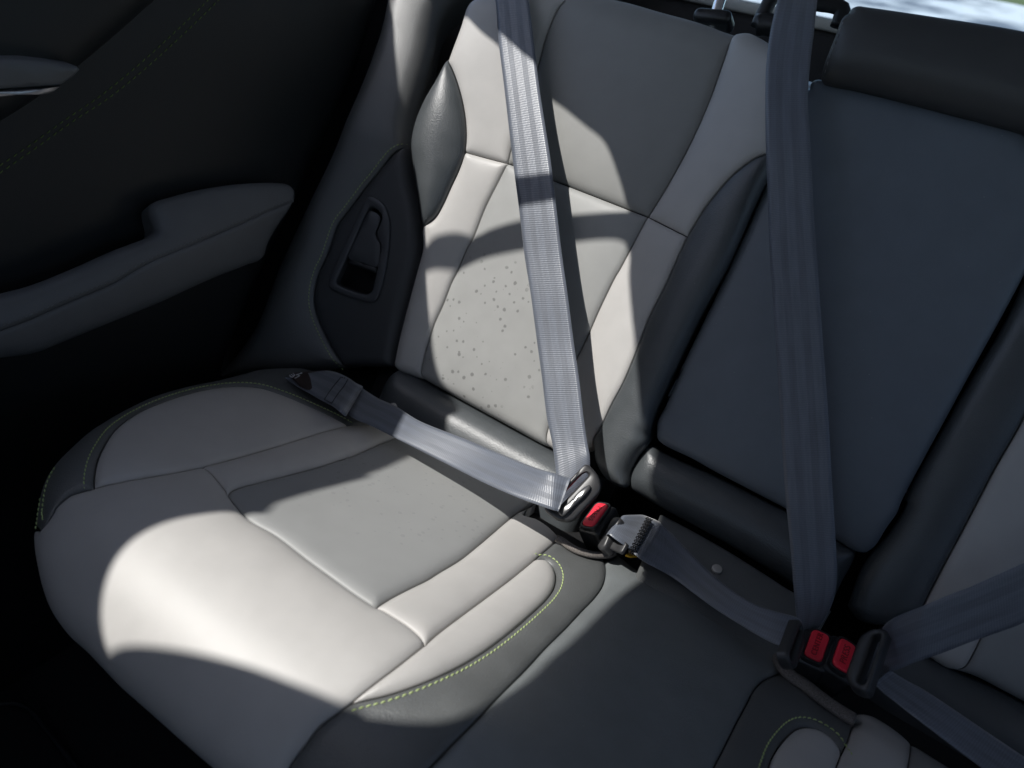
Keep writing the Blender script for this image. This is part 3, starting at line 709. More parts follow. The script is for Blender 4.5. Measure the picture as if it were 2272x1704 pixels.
# ------------------------------------------------------------------ fixed side bolster with release lever
sb = thing('side_bolster', 'dark padded bolster with green stitching and a release lever beside the sunlit backrest', 'car seat', tuple(S_side.at([[-.36, .03]])[0]))
s_seam = Z('b', (428, 892), (380, 912), (330, 950), (280, 1010), (230, 1075), (180, 1135), (120, 1215), (60, 1295), (0, 1375))+Z('d', (2000, 60), (1960, 140), (1930, 250), (1925, 340), (1950, 440), (1985, 520), (2030, 610), (2080, 690), (2110, 740))
s_r_up = [(1050, -60)]+Z('b', (640, 40), (560, 330), (490, 560), (440, 740))+Z('b', (428, 892))
s_r_lo = Z('b', (428, 892), (440, 1000), (462, 1150), (488, 1300), (500, 1480), (480, 1620))+Z('e', (455, 180), (410, 340), (370, 500), (335, 660), (322, 730))
curve('sb_seam', S_side, s_seam, depth=.004, r=.009)
curve('sb_rup', S_side, s_r_up, depth=.026, r=.022)
curve('sb_rlo', S_side, s_r_lo, depth=.016, r=.016)
s_bl = Z('d', (1330, 800)); 
curve('sb_bot1', S_side, s_seam[-1:]+Z('d', (1900, 765), (1600, 790))+s_bl, depth=.016, r=.018)
curve('sb_bot2', S_side, s_r_lo[-1:]+Z('e', (230, 730), (60, 735))+s_seam[-1:], depth=.012, r=.012)
curve('sb_left', S_side, s_bl+[(560, 730), (618, 585), (680, 450), (745, 310), (800, 178), (836, 82), (848, 40), (856, 0), (866, -60)], depth=.014, r=.016)
curve('sb_top', S_side, [(866, -60), (960, -70), (1050, -60)], depth=.01, r=.01)
panel('outer_cover', S_side, ['sb_seam', 'sb_bot1', 'sb_left', 'sb_top', 'sb_rup'], M_sbo, sb, key='sbo', H=.012, RR=.03, skirt=.06)
su = CUR['sb_seam']['uv']; oc = offset_curve(su, -.0058); oc = oc if oc[len(oc)//2, 0] < su[len(su)//2, 0] else offset_curve(su, .0058)
stitches('stitching', 'sbo', oc, sb, M_green)
lev = thing('release_lever', 'black plastic seat release lever set in its housing on the dark bolster', 'lever', tuple(up(Z8((560, 800)), S_side, 0)[0]))
zo = Z8((640, 215), (690, 196), (760, 225), (840, 290), (885, 370), (915, 480), (926, 600), (922, 720), (905, 880), (880, 1060), (845, 1220), (790, 1400), (755, 1470), (690, 1498), (580, 1480), (400, 1425), (230, 1350), (180, 1310), (165, 1240), (190, 1160), (300, 920), (430, 640), (560, 360))
zi = Z8((675, 335), (700, 332), (770, 365), (825, 430), (830, 490), (790, 580), (765, 650), (785, 730), (815, 790), (818, 840), (790, 970), (770, 1090), (740, 1230), (705, 1360), (650, 1395), (580, 1392), (420, 1345), (275, 1275), (268, 1240), (320, 1120), (400, 930), (520, 660), (620, 430))
ST = S_side
to3 = lambda q, h: ST.at(q, h)
oo = smooth(np.vstack([ST.unproj(zo, .004), ST.unproj(zo, .004)[:1]]), .002)[:-1]; ii_ = smooth(np.vstack([ST.unproj(zi, .004), ST.unproj(zi, .004)[:1]]), .002)[:-1]
panel('inner_cover', S_side, ['sb_rlo', 'sb_bot2', '-sb_seam'], M_trim, sb, key='sbi', H=.004, RR=.02, skirt=.06, holes=[resample_closed(oo.mean(0)+(oo-oo.mean(0))*.93, 80)])
ring_solid('housing', oo, ii_, to3, -.006, .0078, .0018, M_levp, lev, n=110)
zl = Z8((680, 375), (740, 395), (790, 440), (800, 490), (770, 580), (745, 650), (765, 730), (800, 790), (803, 850), (760, 1062), (600, 1020), (408, 945), (500, 720), (610, 480), (660, 385))
slab('handle', smooth(np.vstack([ST.unproj(zl, .003), ST.unproj(zl, .003)[:1]]), .002)[:-1], to3, -.008, .0050, .0012, M_levp, lev, n=90)
zc = Z8((408, 960), (760, 1075), (752, 1140), (600, 1090), (395, 1020))
slab('lip', rounded(ST.unproj(zc, .003), .002), to3, -.008, .0040, .002, M_plas, lev)
def cup(name, outline, to3, z0, z1, material, parent, n=80):
    o_ = resample_closed(np.array(outline), n); c = o_.mean(0)
    bm = bmesh.new(); R_ = [[bm.verts.new(v) for v in to3(c+(o_-c)*k, h)] for k, h in ((1.02, z0), (.97, z1))]
    for j in range(n): bm.faces.new([R_[0][j], R_[0][(j+1) % n], R_[1][(j+1) % n], R_[1][j]])
    bm.faces.new(R_[1])
    return from_bm(name, bm, material, parent, True, None, 40)
cup('recess', ii_, to3, .0055, -.030, M_void, lev)

# ------------------------------------------------------------------ bench cushion
C = S_cush
cu = thing('seat_cushion', 'grey and charcoal rear bench cushion with green stitched bolsters, half of it in sunlight', 'seat cushion', tuple(S_cush.at([[.1, .1]])[0]))
P_ob = Z('d', (570, 1470)); P_lf = Z('d', (1240, 1340)); P_if = Z('d', (1400, 1500)); P_ir = Z('h', (237, 660)); P_rf = Z('h', (540, 890)); P_fb = Z('h', (70, 1258))
# outer trim outline (rolls over towards the door)
o1 = Z('d', (1800, 760), (1560, 772), (1450, 800), (1300, 838), (1100, 880), (900, 940), (700, 1038), (550, 1130), (430, 1240), (345, 1330), (280, 1430), (248, 1530))
o2 = Z('g', (236, 110), (226, 200))
o3 = Z('g', (235, 330), (250, 450), (272, 570), (302, 680), (345, 780), (420, 895), (505, 990), (600, 1100), (705, 1210), (850, 1340), (1010, 1485), (1200, 1655))
o4 = [(560, 1810), (700, 1960)]
EDGE = dict(depth=.020, r=.045)
def onroll(px, h): return C.unproj(px, h)
e1 = onroll(o1, -.016); e2 = onroll(o2, -.016); e3 = onroll(o3+o4, np.r_[np.linspace(-.0155, -.005, 7), np.full(len(o3+o4)-7, -.004)])
curve('c_out', C, uv_a=np.vstack([e1, e2]), **EDGE)
curve('c_front', C, uv_a=np.vstack([e2[-1:], e3]), depth=.018, r=.036)
curve('c_front2', C, uv_a=np.vstack([e3[-1:], [(.42, e3[-1][1]+.01), (.9, e3[-1][1]+.01)]]), depth=.012, r=.016)
curve('c_dtfp', C, P_ob+Z('d', (500, 1488), (430, 1512), (370, 1556), (320, 1608))+Z('g', (330, 70), (285, 140))+o2[-1:], depth=.004, r=.008)
curve('c_dtob', C, P_ob+Z('d', (575, 1390), (595, 1300), (645, 1195), (725, 1090), (850, 1002), (1050, 920), (1250, 866), (1400, 846), (1500, 846), (1600, 857), (1750, 905), (1900, 968), (2050, 1038), (2140, 1085)), depth=.004, r=.009)
kOB = CUR['c_dtob']['uv'][-1]
kB0 = np.array([kOB[0]+.03, .035])
curve('c_dtb', C, uv_a=[kOB, kB0], depth=.003, r=.006)
tl = C.unproj(o1[:1], -.016)[0]
curve('c_back0', C, uv_a=[tl, (tl[0]+.04, .03), kB0], depth=.006, r=.01)
curve('c_obls', C, P_lf+Z('d', (1500, 1272), (1800, 1182), (2000, 1120), (2140, 1085)), depth=.003, r=.007)
curve('c_obfp', C, P_ob+Z('d', (750, 1430), (1000, 1387))+P_lf, depth=.003, r=.007)
curve('c_lsf', C, P_lf+Z('d', (1290, 1372), (1345, 1432))+P_if, depth=.003, r=.007)
il = C.unproj(P_if+Z('d', (1450, 1470), (1600, 1428), (1800, 1378), (2000, 1322), (2140, 1272))+Z('e', (0, 1300), (100, 1266), (200, 1222), (320, 1170)))
kI0 = np.array([il[-1][0]+.004, .012])
curve('c_il', C, uv_a=np.vstack([il, [kI0]]), depth=.004, r=.008)
curve('c_inf', C, P_if+Z('d', (1450, 1566), (1540, 1659))+Z('g', (1700, 220), (1900, 372), (2060, 488), (2185, 578))+P_ir, depth=.005, r=.011)
ir = C.unproj(P_ir+Z('h', (330, 602), (450, 540), (550, 492), (620, 448), (750, 370), (850, 292), (950, 208), (1020, 148), (1100, 84)))
kI1 = np.array([ir[-1][0]-.004, .012])
curve('c_ir', C, uv_a=np.vstack([ir, [kI1]]), depth=.005, r=.010)
curve('c_inb', C, uv_a=[kI0, kI1], depth=.01, r=.015)
curve('c_rsf', C, P_ir+Z('h', (330, 716), (430, 780), (495, 835))+P_rf, depth=.003, r=.007)
rr_ = C.unproj(P_rf+Z('h', (620, 820), (750, 722), (900, 612), (1050, 500), (1150, 420), (1215, 366), (1330, 268), (1372, 222)))
curve('c_rsr_a', C, uv_a=rr_[:7], depth=.004, r=.008)
curve('c_rsr_b', C, uv_a=rr_[6:], depth=.004, r=.008)
bkc = C.unproj(Z('h', (1372, 222), (1300, 160), (1220, 112), (1150, 90)))
curve('c_rsb', C, uv_a=np.vstack([bkc, [(bkc[-1][0]-.01, .03), kI1]]), depth=.012, r=.016)
curve('c_lsb', C, uv_a=[kI0, kB0], depth=.006, r=.01)
curve('c_fpib', C, P_rf+Z('h', (450, 960), (350, 1038), (200, 1152))+P_fb, depth=.004, r=.009)
fr = C.unproj(P_fb+Z('h', (0, 1312))+Z('g', (1950, 1408), (1870, 1512), (1800, 1605), (1765, 1659))+[(620, 1760), (590, 1850)])
kFR = e3[-1]
curve('c_fpdb', C, uv_a=np.vstack([fr, [kFR+[.0, -.0]]]), depth=.004, r=.009)
ibp = Z('h', (1215, 366), (1270, 372), (1312, 400), (1340, 452), (1334, 530), (1290, 602), (1220, 672), (1130, 752), (1020, 842), (900, 930), (750, 1020), (600, 1090), (450, 1150), (300, 1200), (150, 1237), (70, 1258))
curve('c_ibdb', C, ibp, depth=.005, r=.009)
P_f1 = Z('h', (1640, 368))
felt_l = Z('h', (1372, 222), (1420, 285), (1480, 322), (1560, 355), (1640, 368))
curve('c_dbt', C, felt_l, depth=.006, r=.008)
dbcc = C.unproj(P_f1+Z('h', (1646, 450), (1630, 525), (1580, 602), (1500, 685), (1400, 792), (1280, 910), (1150, 1050), (1000, 1200), (850, 1360), (700, 1510), (560, 1659))+[(890, 1775), (830, 1880)])
kDB = np.array([dbcc[-1][0], kFR[1]+.008])
curve('c_dbcc', C, uv_a=np.vstack([dbcc, [kDB]]), depth=.0035, r=.007)
curve('c_dbf', C, uv_a=[kFR, kDB], depth=.012, r=.016)
panel('outer_trim', C, ['c_out', '-c_dtfp', 'c_dtob', 'c_dtb', '-c_back0'], M_dark, cu, key='dt', H=.004, RR=.02, skirt=.09)
panel('outer_bolster', C, ['c_dtob', '-c_obls', '-c_obfp'], M_light, cu, key='ob', H=.007, RR=.03, skirt=.02)
panel('front_panel', C, ['c_obfp', 'c_lsf', 'c_inf', 'c_rsf', 'c_fpib', 'c_fpdb', '-c_front', '-c_dtfp'], M_light, cu, key='fp', H=.008, RR=.035, skirt=.05, label='broad light grey front edge of the seat')
panel('inset_strip', C, ['c_obls', 'c_dtb', '-c_lsb', '-c_il', '-c_lsf'], M_light, cu, key='ls', H=.006, RR=.02, skirt=.02)
panel('insert', C, ['c_il', 'c_inb', '-c_ir', '-c_inf'], M_insc, cu, key='insc', H=.004, RR=.03, skirt=.02, label='dull grey seat insert with faint water drops')
panel('inset_strip', C, ['c_ir', '-c_rsb', '-c_rsr_b', '-c_rsr_a', '-c_rsf'], M_light, cu, key='rs', H=.006, RR=.02, skirt=.02)
panel('inner_bolster', C, ['c_rsr_a', 'c_ibdb', '-c_fpib'], M_light, cu, key='ib', H=.006, RR=.02, skirt=.02)
panel('inner_trim', C, ['c_rsr_b', 'c_dbt', 'c_dbcc', '-c_dbf', '-c_fpdb', '-c_ibdb'], M_dark, cu, key='db', H=.004, RR=.02, skirt=.02)
# centre seat
hA = C.unproj(Z('h', (1690, 330), (1735, 345)))
hB = C.unproj([(1480, 1300), (1560, 1340), (1640, 1385), (1720, 1432)])
feltr = Z('i', (722, 960), (730, 1010), (760, 1080), (850, 1152), (950, 1238), (1050, 1308), (1172, 1388))
P_ccr = Z('i', (690, 1080)); P_ccf = Z('i', (745, 1060))
curve('c_cct', C, uv_a=C.unproj([P_f1[0]]+Z('h', (1700, 338), (1760, 372), (1850, 440))+[(1472, 1280), (1545, 1318), (1620, 1368), (1690, 1420)]+feltr[:2]+P_ccf), depth=.006, r=.01)
ccr = C.unproj(P_ccf+P_ccr+Z('i', (620, 1112), (560, 1172), (520, 1250), (450, 1380), (380, 1520), (310, 1659))+[(1545, 1800), (1500, 1920)])
kCC = np.array([ccr[-1][0], kFR[1]+.01])
curve('c_ccr', C, uv_a=np.vstack([ccr, [kCC]]), depth=.0035, r=.007)
curve('c_ccf', C, uv_a=[kDB, kCC], depth=.012, r=.016)
panel('centre_pad', C, ['c_cct', 'c_ccr', '-c_ccf', '-c_dbcc'], M_cc, cu, key='cc', H=.008, RR=.04, g=.006, skirt=.02)
P_cd = Z('i', (1175, 1350))
curve('c_cdt', C, uv_a=np.vstack([C.unproj(P_ccf), C.unproj(feltr[3:-1]), C.unproj(P_cd)]), depth=.006, r=.009)
rb_t = Z('i', (1100, 1562))
curve('c_cdr', C, P_cd+Z('i', (1165, 1400), (1140, 1480))+rb_t, depth=.004, r=.008)
rib = Z('i', (1100, 1562), (1092, 1532), (1042, 1470), (960, 1415), (890, 1396), (820, 1410), (742, 1480), (682, 1570), (650, 1659))+[(1690, 1760), (1660, 1860)]
curve('c_rib', C, uv_a=C.unproj(rib), depth=.005, r=.009)
kRB = C.unproj(rib[-1:])[0]; kRB2 = np.array([kRB[0]+.004, kFR[1]+.01])
curve('c_ribe', C, uv_a=[kRB, kRB2], depth=.004, r=.008)
curve('c_cdf', C, uv_a=[kCC, kRB2], depth=.01, r=.016)
panel('inner_trim', C, ['c_cdt', 'c_cdr', 'c_rib', 'c_ribe', '-c_cdf', '-c_ccr'], M_dark, cu, key='cd', H=.004, RR=.02, skirt=.02)
rl = C.unproj(rb_t+Z('i', (1065, 1659))+[(1830, 1800), (1790, 1930)]); kR1 = np.array([rl[-1][0], kFR[1]+.01])
curve('c_ribr', C, uv_a=np.vstack([rl, [kR1]]), depth=.005, r=.010)
curve('c_ribf', C, uv_a=[kRB2, kR1], depth=.01, r=.016)
panel('inner_bolster', C, ['c_rib', 'c_ribe', 'c_ribf', '-c_ribr'], M_light, cu, key='rib', H=.006, RR=.02, skirt=.02)
rst = C.unproj(Z('i', (1175, 1350), (1182, 1304), (1260, 1312), (1400, 1392), (1530, 1490)))
curve('c_rst', C, uv_a=rst, depth=.010, r=.012)
ri2 = C.unproj(Z('i', (1530, 1490), (1520, 1580), (1508, 1659))+[(2010, 1800), (1990, 1930)]); kR2 = np.array([ri2[-1][0], kFR[1]+.01])
curve('c_rsri', C, uv_a=np.vstack([ri2, [kR2]]), depth=.004, r=.008)
curve('c_rsrf', C, uv_a=[kR1, kR2], depth=.01, r=.016)
panel('inset_strip', C, ['c_rst', 'c_rsri', '-c_rsrf', '-c_ribr', '-c_cdr'], M_light, cu, key='rsr', H=.006, RR=.02, skirt=.02)
k9 = np.array([ri2[0][0]+.32, .07]); k10 = np.array([k9[0], kFR[1]+.01])
curve('c_rit', C, uv_a=np.vstack([C.unproj(Z('i', (1530, 1490), (1700, 1600), (1960, 1750))), [(k9[0]-.02, .07), k9]]), depth=.010, r=.012)
curve('c_rir', C, uv_a=[k9, k10], depth=.004, r=.008)
curve('c_rif', C, uv_a=[kR2, k10], depth=.01, r=.016)
panel('insert', C, ['c_rit', 'c_rir', '-c_rif', '-c_rsri'], M_insc, cu, key='rins', H=.005, RR=.03, g=.008, skirt=.02)
# green threads
def out_st(key, cname, d, parent, far):
    c = CUR[cname]['uv']; m = len(c)//2
    a, b2 = offset_curve(c, d), offset_curve(c, -d)
    far = np.array(far); pick = a if np.linalg.norm(a[m]-far) < np.linalg.norm(b2[m]-far) else b2
    stitches('stitching', key, pick, parent, M_green)
out_st('dt', 'c_dtob', .0068, cu, (-.6, .3))
out_st('db', 'c_ibdb', .0058, cu, (.4, .4))
out_st('cd', 'c_rib', .0068, cu, (.25, .0))
so1 = C.unproj(Z('d', (340, 1340), (295, 1430), (275, 1520), (268, 1650))+Z('g', (270, 100), (277, 150)), -.006)
stitches('stitching', 'dt', so1, cu, M_green)
so2 = C.unproj(Z('d', (262, 1540), (240, 1640))+Z('g', (238, 120), (244, 205)), -.012)
stitches('stitching', 'dt', so2, cu, M_green)
# dark double seam threads
def felt_tube(name, px, h, r):
    uv = C.unproj(px, h); P = C.at(smooth(uv, .003), h)
    return tube(name, P, r, M_felt, cu, seg=12, flat=M, step=.003)
felt_tube('pocket_trim', Z4((462, 1072), (540, 1108), (620, 1168), (720, 1222), (860, 1266), (980, 1280), (1080, 1275), (1172, 1250)), .006, (.0044, .0034))
felt_tube('pocket_trim', Z('i', (735, 930), (722, 985), (740, 1045), (790, 1098), (870, 1150), (950, 1215), (1050, 1288), (1172, 1365)), .004, (.0085, .0042))
# piping along the lower front edge and the black underside
pe = S_cush.at(np.vstack([CUR['c_out']['uv'][60:], CUR['c_front']['uv'][2:], CUR['c_front2']['uv'][2:]]), -.030)
tube('edge_piping', pe, .004, M_trim, cu, seg=8, flat=M, step=.008)
def cbox(name, x0, x1, t0, t1, h0, h1, material, parent):
    c = [(x, t, h) for x in (x0, x1) for t in (t0, t1) for h in (h0, h1)]
    V = [x*X+t*D+h*M for x, t, h in c]
    return mesh_obj(name, V, [(0, 1, 3, 2), (4, 6, 7, 5), (0, 4, 5, 1), (2, 3, 7, 6), (0, 2, 6, 4), (1, 5, 7, 3)], material, parent, None, False)
cbox('underside', -.25, .68, -.02, .33, -.16, -.022, M_void, cu)
cbox('underside', -.34, -.2501, -.02, .17, -.16, -.026, M_void, cu)

# ------------------------------------------------------------------ seat belts
def st(surf, pairs):
    """pairs: (left px, right px, h left, h right)"""
    return [(up([a], surf, hl_)[0], up([b], surf, hr_)[0]) for a, b, hl_, hr_ in pairs]
def z1(r, x, y): return Z(r, (x, y))[0]
b1 = thing('seat_belt', 'grey seat belt crossing the sunlit backrest, buckled beside the first red button', 'seat belt', tuple(up(Z4((700, 560)), C, .06)[0]))
FL = S_flat
shoulder = st(FL, [((1084, -70), (1156, -70), .03, .03), (z1('b', 965, 0), z1('b', 1168, 0), .034, .034), (z1('b', 985, 250), z1('b', 1205, 290), .036, .036), (z1('b', 1018, 520), z1('b', 1238, 560), .04, .04),
    (z1('b', 1072, 980), z1('b', 1306, 1000), .045, .045), (z1('b', 1112, 1290), z1('b', 1342, 1300), .048, .048), (z1('e', 1145, 50), z1('e', 1376, 60), .05, .05),
    (z1('e', 1182, 280), z1('e', 1408, 285), .053, .053), (z1('e', 1222, 580), z1('e', 1446, 580), .057, .057), (z1('e', 1252, 800), z1('e', 1478, 800), .062, .062),
    (z1('e', 1282, 1040), z1('e', 1505, 1030), .068, .068), (z1('e', 1318, 1220), z1('e', 1530, 1200), .074, .072), (z1('e', 1338, 1390), z1('e', 1545, 1290), .082, .074), (Z4((475, 560))[0], Z4((880, 320))[0], .088, .072), (Z4((540, 665))[0], Z4((905, 370))[0], .085, .066)])
def extend(stn, dist):
    a, b = np.array(stn[0]), np.array(stn[1]); d = unit(a.mean(0)-b.mean(0)); return [tuple(a+d*dist)]+stn
shoulder = extend(shoulder, .22)
webbing('shoulder_strap', shoulder, b1)
lap = st(C, [(Z6((1440, 560))[0], Z6((1240, 1000))[0], .024, .014), (Z6((1750, 760))[0], Z6((1400, 1110))[0], .030, .016), (z1('e', 350, 970), z1('e', 200, 1090), .038, .020), (z1('e', 500, 1062), z1('e', 390, 1185), .046, .026), (z1('e', 800, 1180), z1('e', 700, 1342), .058, .034),
    (z1('e', 1000, 1265), z1('e', 900, 1442), .064, .042), (z1('e', 1200, 1345), z1('e', 1100, 1530), .072, .050), (Z4((430, 275))[0], Z4((400, 720))[0], .080, .056), (Z4((640, 340))[0], Z4((490, 745))[0], .080, .056)])
webbing('lap_strap', lap, b1)
def z6(x, y): return Z6((x, y))[0]
loop_ = st(C, [(z6(905, 312), z6(238, 425), .019, .008), (z6(965, 318), z6(430, 565), .020, .010), (z6(1035, 332), z6(640, 682), .022, .013), (z6(1120, 357), z6(800, 778), .024, .016), (z6(1290, 440), z6(1000, 880), .028, .020), (z6(1420, 530), z6(1130, 980), .033, .026), (z6(1490, 560), z6(1205, 1040), .032, .024), (z6(1500, 590), z6(1225, 1050), .024, .016), (z6(1440, 600), z6(1170, 1020), .018, .010)])
webbing('sewn_loop', loop_, b1, label='dark folded belt end with a printed label')
def quad_on(name, pts, surf, h, th, material, parent):
    uv = rounded(surf.unproj(pts, h), .001, 4)
    return slab(name, uv, lambda q, hh: surf.at(q, h+hh), -.001, th, .0003, material, parent, n=40)
quad_on('printed_label', Z6((300, 370), (640, 330), (905, 320), (790, 480), (690, 600), (640, 640), (480, 560)), C, .0135, .0012, M_labelbrown, b1)
def ink(name, segs, surf, h, rad, material, parent):
    o = None; V = []; Fc = []
    for px in segs:
        P = surf.at(smooth(surf.unproj(px, h), .0008), h); t = np.gradient(P, axis=0); t /= np.linalg.norm(t, axis=1)[:, None]; n = surf.normal(surf.unproj(px[:1], h))[0]
        b0 = len(V)
        for k in range(len(P)):
            s = unit(np.cross(t[k], n))*rad
            V += [P[k]-s, P[k]+s, P[k]+s+n*.0003, P[k]-s+n*.0003]
        for k in range(len(P)-1):
            a = b0+4*k
            for j in range(4): Fc.append([a+j, a+(j+1) % 4, a+4+(j+1) % 4, a+4+j])
        Fc.append([b0, b0+1, b0+2, b0+3]); Fc.append([b0+4*len(P)-4+j for j in range(4)])
    return mesh_obj(name, V, Fc, material, parent, None, False)
ink('printing', [Z6((305, 385), (350, 418)), Z6((335, 372), (380, 405)), Z6((365, 360), (400, 385)), Z6((320, 395), (350, 425), (400, 380)), Z6((440, 370), (470, 405)), Z6((420, 385), (520, 350)), Z6((400, 440), (480, 395)), Z6((500, 345), (510, 360))], C, .0155, .0005, M_whiteprint, b1)
def dashes(key_pts, surf, h, parent, material, pitch=.0028, ln=.0021, rad=.0005):
    c = smooth(surf.unproj(key_pts, h), pitch); EVAL['_tmp'] = (surf, lambda uv: np.full(len(uv), h))
    return stitches('stitching', '_tmp', c, parent, material, pitch=pitch, ln=ln, rad=rad)
dashes(Z6((1155, 420), (1080, 510), (980, 640), (880, 790)), C, .0245, b1, M_black_th)
dashes(Z6((1270, 455), (1200, 570), (1100, 700), (1000, 850)), C, .0275, b1, M_black_th)
dashes(Z6((1155, 420), (1270, 455)), C, .0265, b1, M_black_th); dashes(Z6((880, 790), (1000, 850)), C, .022, b1, M_black_th)

def tongue(parent, c, wv, av, W=.062, L=.034, T=.012, slot=(.049, .0065), off=-.009, mat_=None):
    """belt tongue: c centre, wv along the slot, av the push-in direction, slot at off along av"""
    wv = unit(wv); av = unit(av-wv*(av@wv)); nv = np.cross(wv, av)
    if nv@unit(CAM-c) < 0: nv = -nv
    to = lambda q, h: c+q[:, :1]*wv+q[:, 1:2]*av+h*nv
    outl = rounded([(-W/2, -L*.5), (W/2, -L*.5), (W/2*.94, L*.12), (W/2*.66, L*.5), (-W/2*.66, L*.5), (-W/2*.94, L*.12)], .006, 8)
    a, b = slot[0]/2, slot[1]/2
    sl_ = rounded([(-a, off-b), (a, off-b), (a, off+b), (-a, off+b)], .003, 6)
    ring_solid('tongue', outl, sl_, to, -T/2, T/2, .0028, mat_ or M_tong, parent, n=120)
    return wv, av, nv
def buckle(name, label, c, wv, av, word, flip, nb=None, group=None, W=.041, T=.027, L=.07):
    """c: middle of the button face; wv along the button, av push-in direction, nb the button's side"""
    wv = unit(wv); av = unit(av-wv*(av@wv)); nv = np.cross(wv, av)
    if nv@unit(CAM-c) < 0: nv = -nv
    t = thing(name, label, 'buckle', tuple(c+av*L), group)
    fz = -av
    from_bm('housing', rbox((W, T, L), .005, 4, frame(c+av*(L/2+.0022)+nv*.0, wv, nv, fz)), M_plas, t, angle=50)
    to = lambda q, h: c+q[:, :1]*wv+q[:, 1:2]*nv+h*fz
    bo = rounded([(-.0165, -.0076), (.0165, -.0076), (.0165, .0076), (-.0165, .0076)], .0055, 8)
    ring_solid('rim', bo*[1.16, 1.28], bo*[1.03, 1.05], to, -.004, .0012, .0006, M_plas, t)
    b_ = slab('button', bo, to, -.004, .0026, .0016, M_red, t)
    base = to(np.array([[0, 0]]), .0030)[0]
    xs = wv*flip; ys = np.cross(fz, xs)
    text_mesh('lettering', word, .0078 if len(word) < 6 else .0068, frame(base, xs, ys, fz), M_redd, b_)
    return t
def dir2(c, a, b, px):
    """unit vector in span(a,b) whose image at c runs along px"""
    p0 = project(c[None])[0]; ja = (project((c+a*1e-3)[None])[0]-p0); jb = (project((c+b*1e-3)[None])[0]-p0)
    px = np.array(px, float); nrm = np.array([-px[1], px[0]])
    v = a*(jb@nrm)-b*(ja@nrm); q = (project((c+unit(v)*1e-3)[None])[0]-p0)
    return unit(v) if q@px > 0 else -unit(v)
c1 = up(Z4((705, 560)), C, .066)[0]
h1 = unit(unit(CAM-c1)+SUN); he1 = unit(X-h1*(X@h1)); he2 = np.cross(h1, he1)
t1 = unit(h1+.24*X-.10*M); te1 = unit(X-t1*(X@t1)); te2 = np.cross(t1, te1)
w1 = dir2(c1, te1, te2, (480, -510)); a1 = np.cross(t1, w1); a1 = a1 if a1@X > 0 else -a1
tongue(b1, c1, w1, a1, W=.062, L=.029, T=.010, slot=(.048, .006), off=-.0075)
S_lip = plane(c1+h1*.0055, he1, he2, h1)
lipuv = S_lip.unproj(Z4((492, 762), (520, 800), (560, 800), (700, 672), (850, 520), (892, 450), (880, 425), (820, 448), (720, 535), (620, 640)))
slab('slot_bar', smooth(np.vstack([lipuv, lipuv[:1]]), .001)[:-1], lambda q, h: S_lip.at(q, h), -.009, .0022, .0016, M_lip, b1)
k1 = up(Z4((950, 795)), C, .036)[0]
w1b = dir2(k1, -D, M, (270, -370))
buckle('belt_buckle', 'black buckle with sunlit red button at the foot of the light grey backrest', k1, w1b, unit(.45*X-.35*D-.8*M), 'PRESS', -1)

# middle belt
b2 = thing('seat_belt', 'grey-blue shaded seat belt hanging in front of the black centre armrest', 'seat belt', tuple(up(Z5((440, 830)), C, .06)[0]))
sh2 = st(FL, [((1738, -60), (1818, -60), -.02, -.02), (z1('c', 700, 0), z1('c', 945, 0), .012, .012), (z1('c', 655, 200), z1('c', 925, 180), .034, .034), (z1('c', 630, 400), z1('c', 900, 400), .05, .05), (z1('c', 625, 600), z1('c', 886, 610), .06, .06),
    (z1('c', 628, 900), z1('c', 903, 900), .07, .07), (z1('c', 640, 1200), z1('c', 919, 1250), .068, .068), (z1('f', 652, 40), z1('f', 941, 50), .068, .068), (z1('f', 688, 560), z1('f', 977, 560), .066, .066),
    (z1('f', 715, 1000), z1('f', 1008, 980), .066, .066), (z1('f', 740, 1400), z1('f', 1032, 1400), .068, .068), (z1('i', 752, 30), z1('i', 1042, 30), .07, .07), (z1('i', 778, 300), z1('i', 1060, 330), .070, .068), (z1('i', 795, 520), z1('i', 1064, 510), .070, .066),
    (z1('i', 812, 690), z1('i', 1035, 650), .070, .062), (z1('i', 822, 800), z1('i', 975, 770), .069, .058), (z1('i', 830, 880), z1('i', 905, 855), .066, .055)])
webbing('shoulder_strap', extend(sh2, .22), b2)
lap2 = st(C, [(Z4((1560, 800))[0], Z4((1330, 1185))[0], .036, .026), (z1('h', 1985, 158), z1('h', 1860, 380), .036, .025), (z1('i', 90, 262), z1('i', 40, 478), .034, .022), (z1('i', 250, 425), z1('i', 180, 582), .036, .024),
    (z1('i', 400, 555), z1('i', 330, 690), .042, .030), (z1('i', 560, 655), z1('i', 480, 785), .048, .034), (z1('i', 690, 700), z1('i', 610, 862), .054, .038), (z1('i', 815, 735), z1('i', 725, 915), .058, .044), (z1('i', 850, 760), z1('i', 775, 930), .058, .044)])
webbing('lap_strap', lap2, b2)
lp2 = st(C, [(Z4((1640, 850))[0], Z4((1440, 1230))[0], .040, .029), (Z4((1540, 792))[0], Z4((1330, 1178))[0], .044, .032), (Z4((1420, 788))[0], Z4((1210, 1100))[0], .047, .036), (Z4((1290, 796))[0], Z4((1100, 1020))[0], .048, .037), (Z4((1262, 815))[0], Z4((1085, 1035))[0], .044, .033), (Z4((1290, 850))[0], Z4((1130, 1075))[0], .036, .026), (Z4((1400, 900))[0], Z4((1250, 1140))[0], .032, .022)])
webbing('sewn_loop', lp2, b2, label='sunlit folded belt end with black cross stitching')
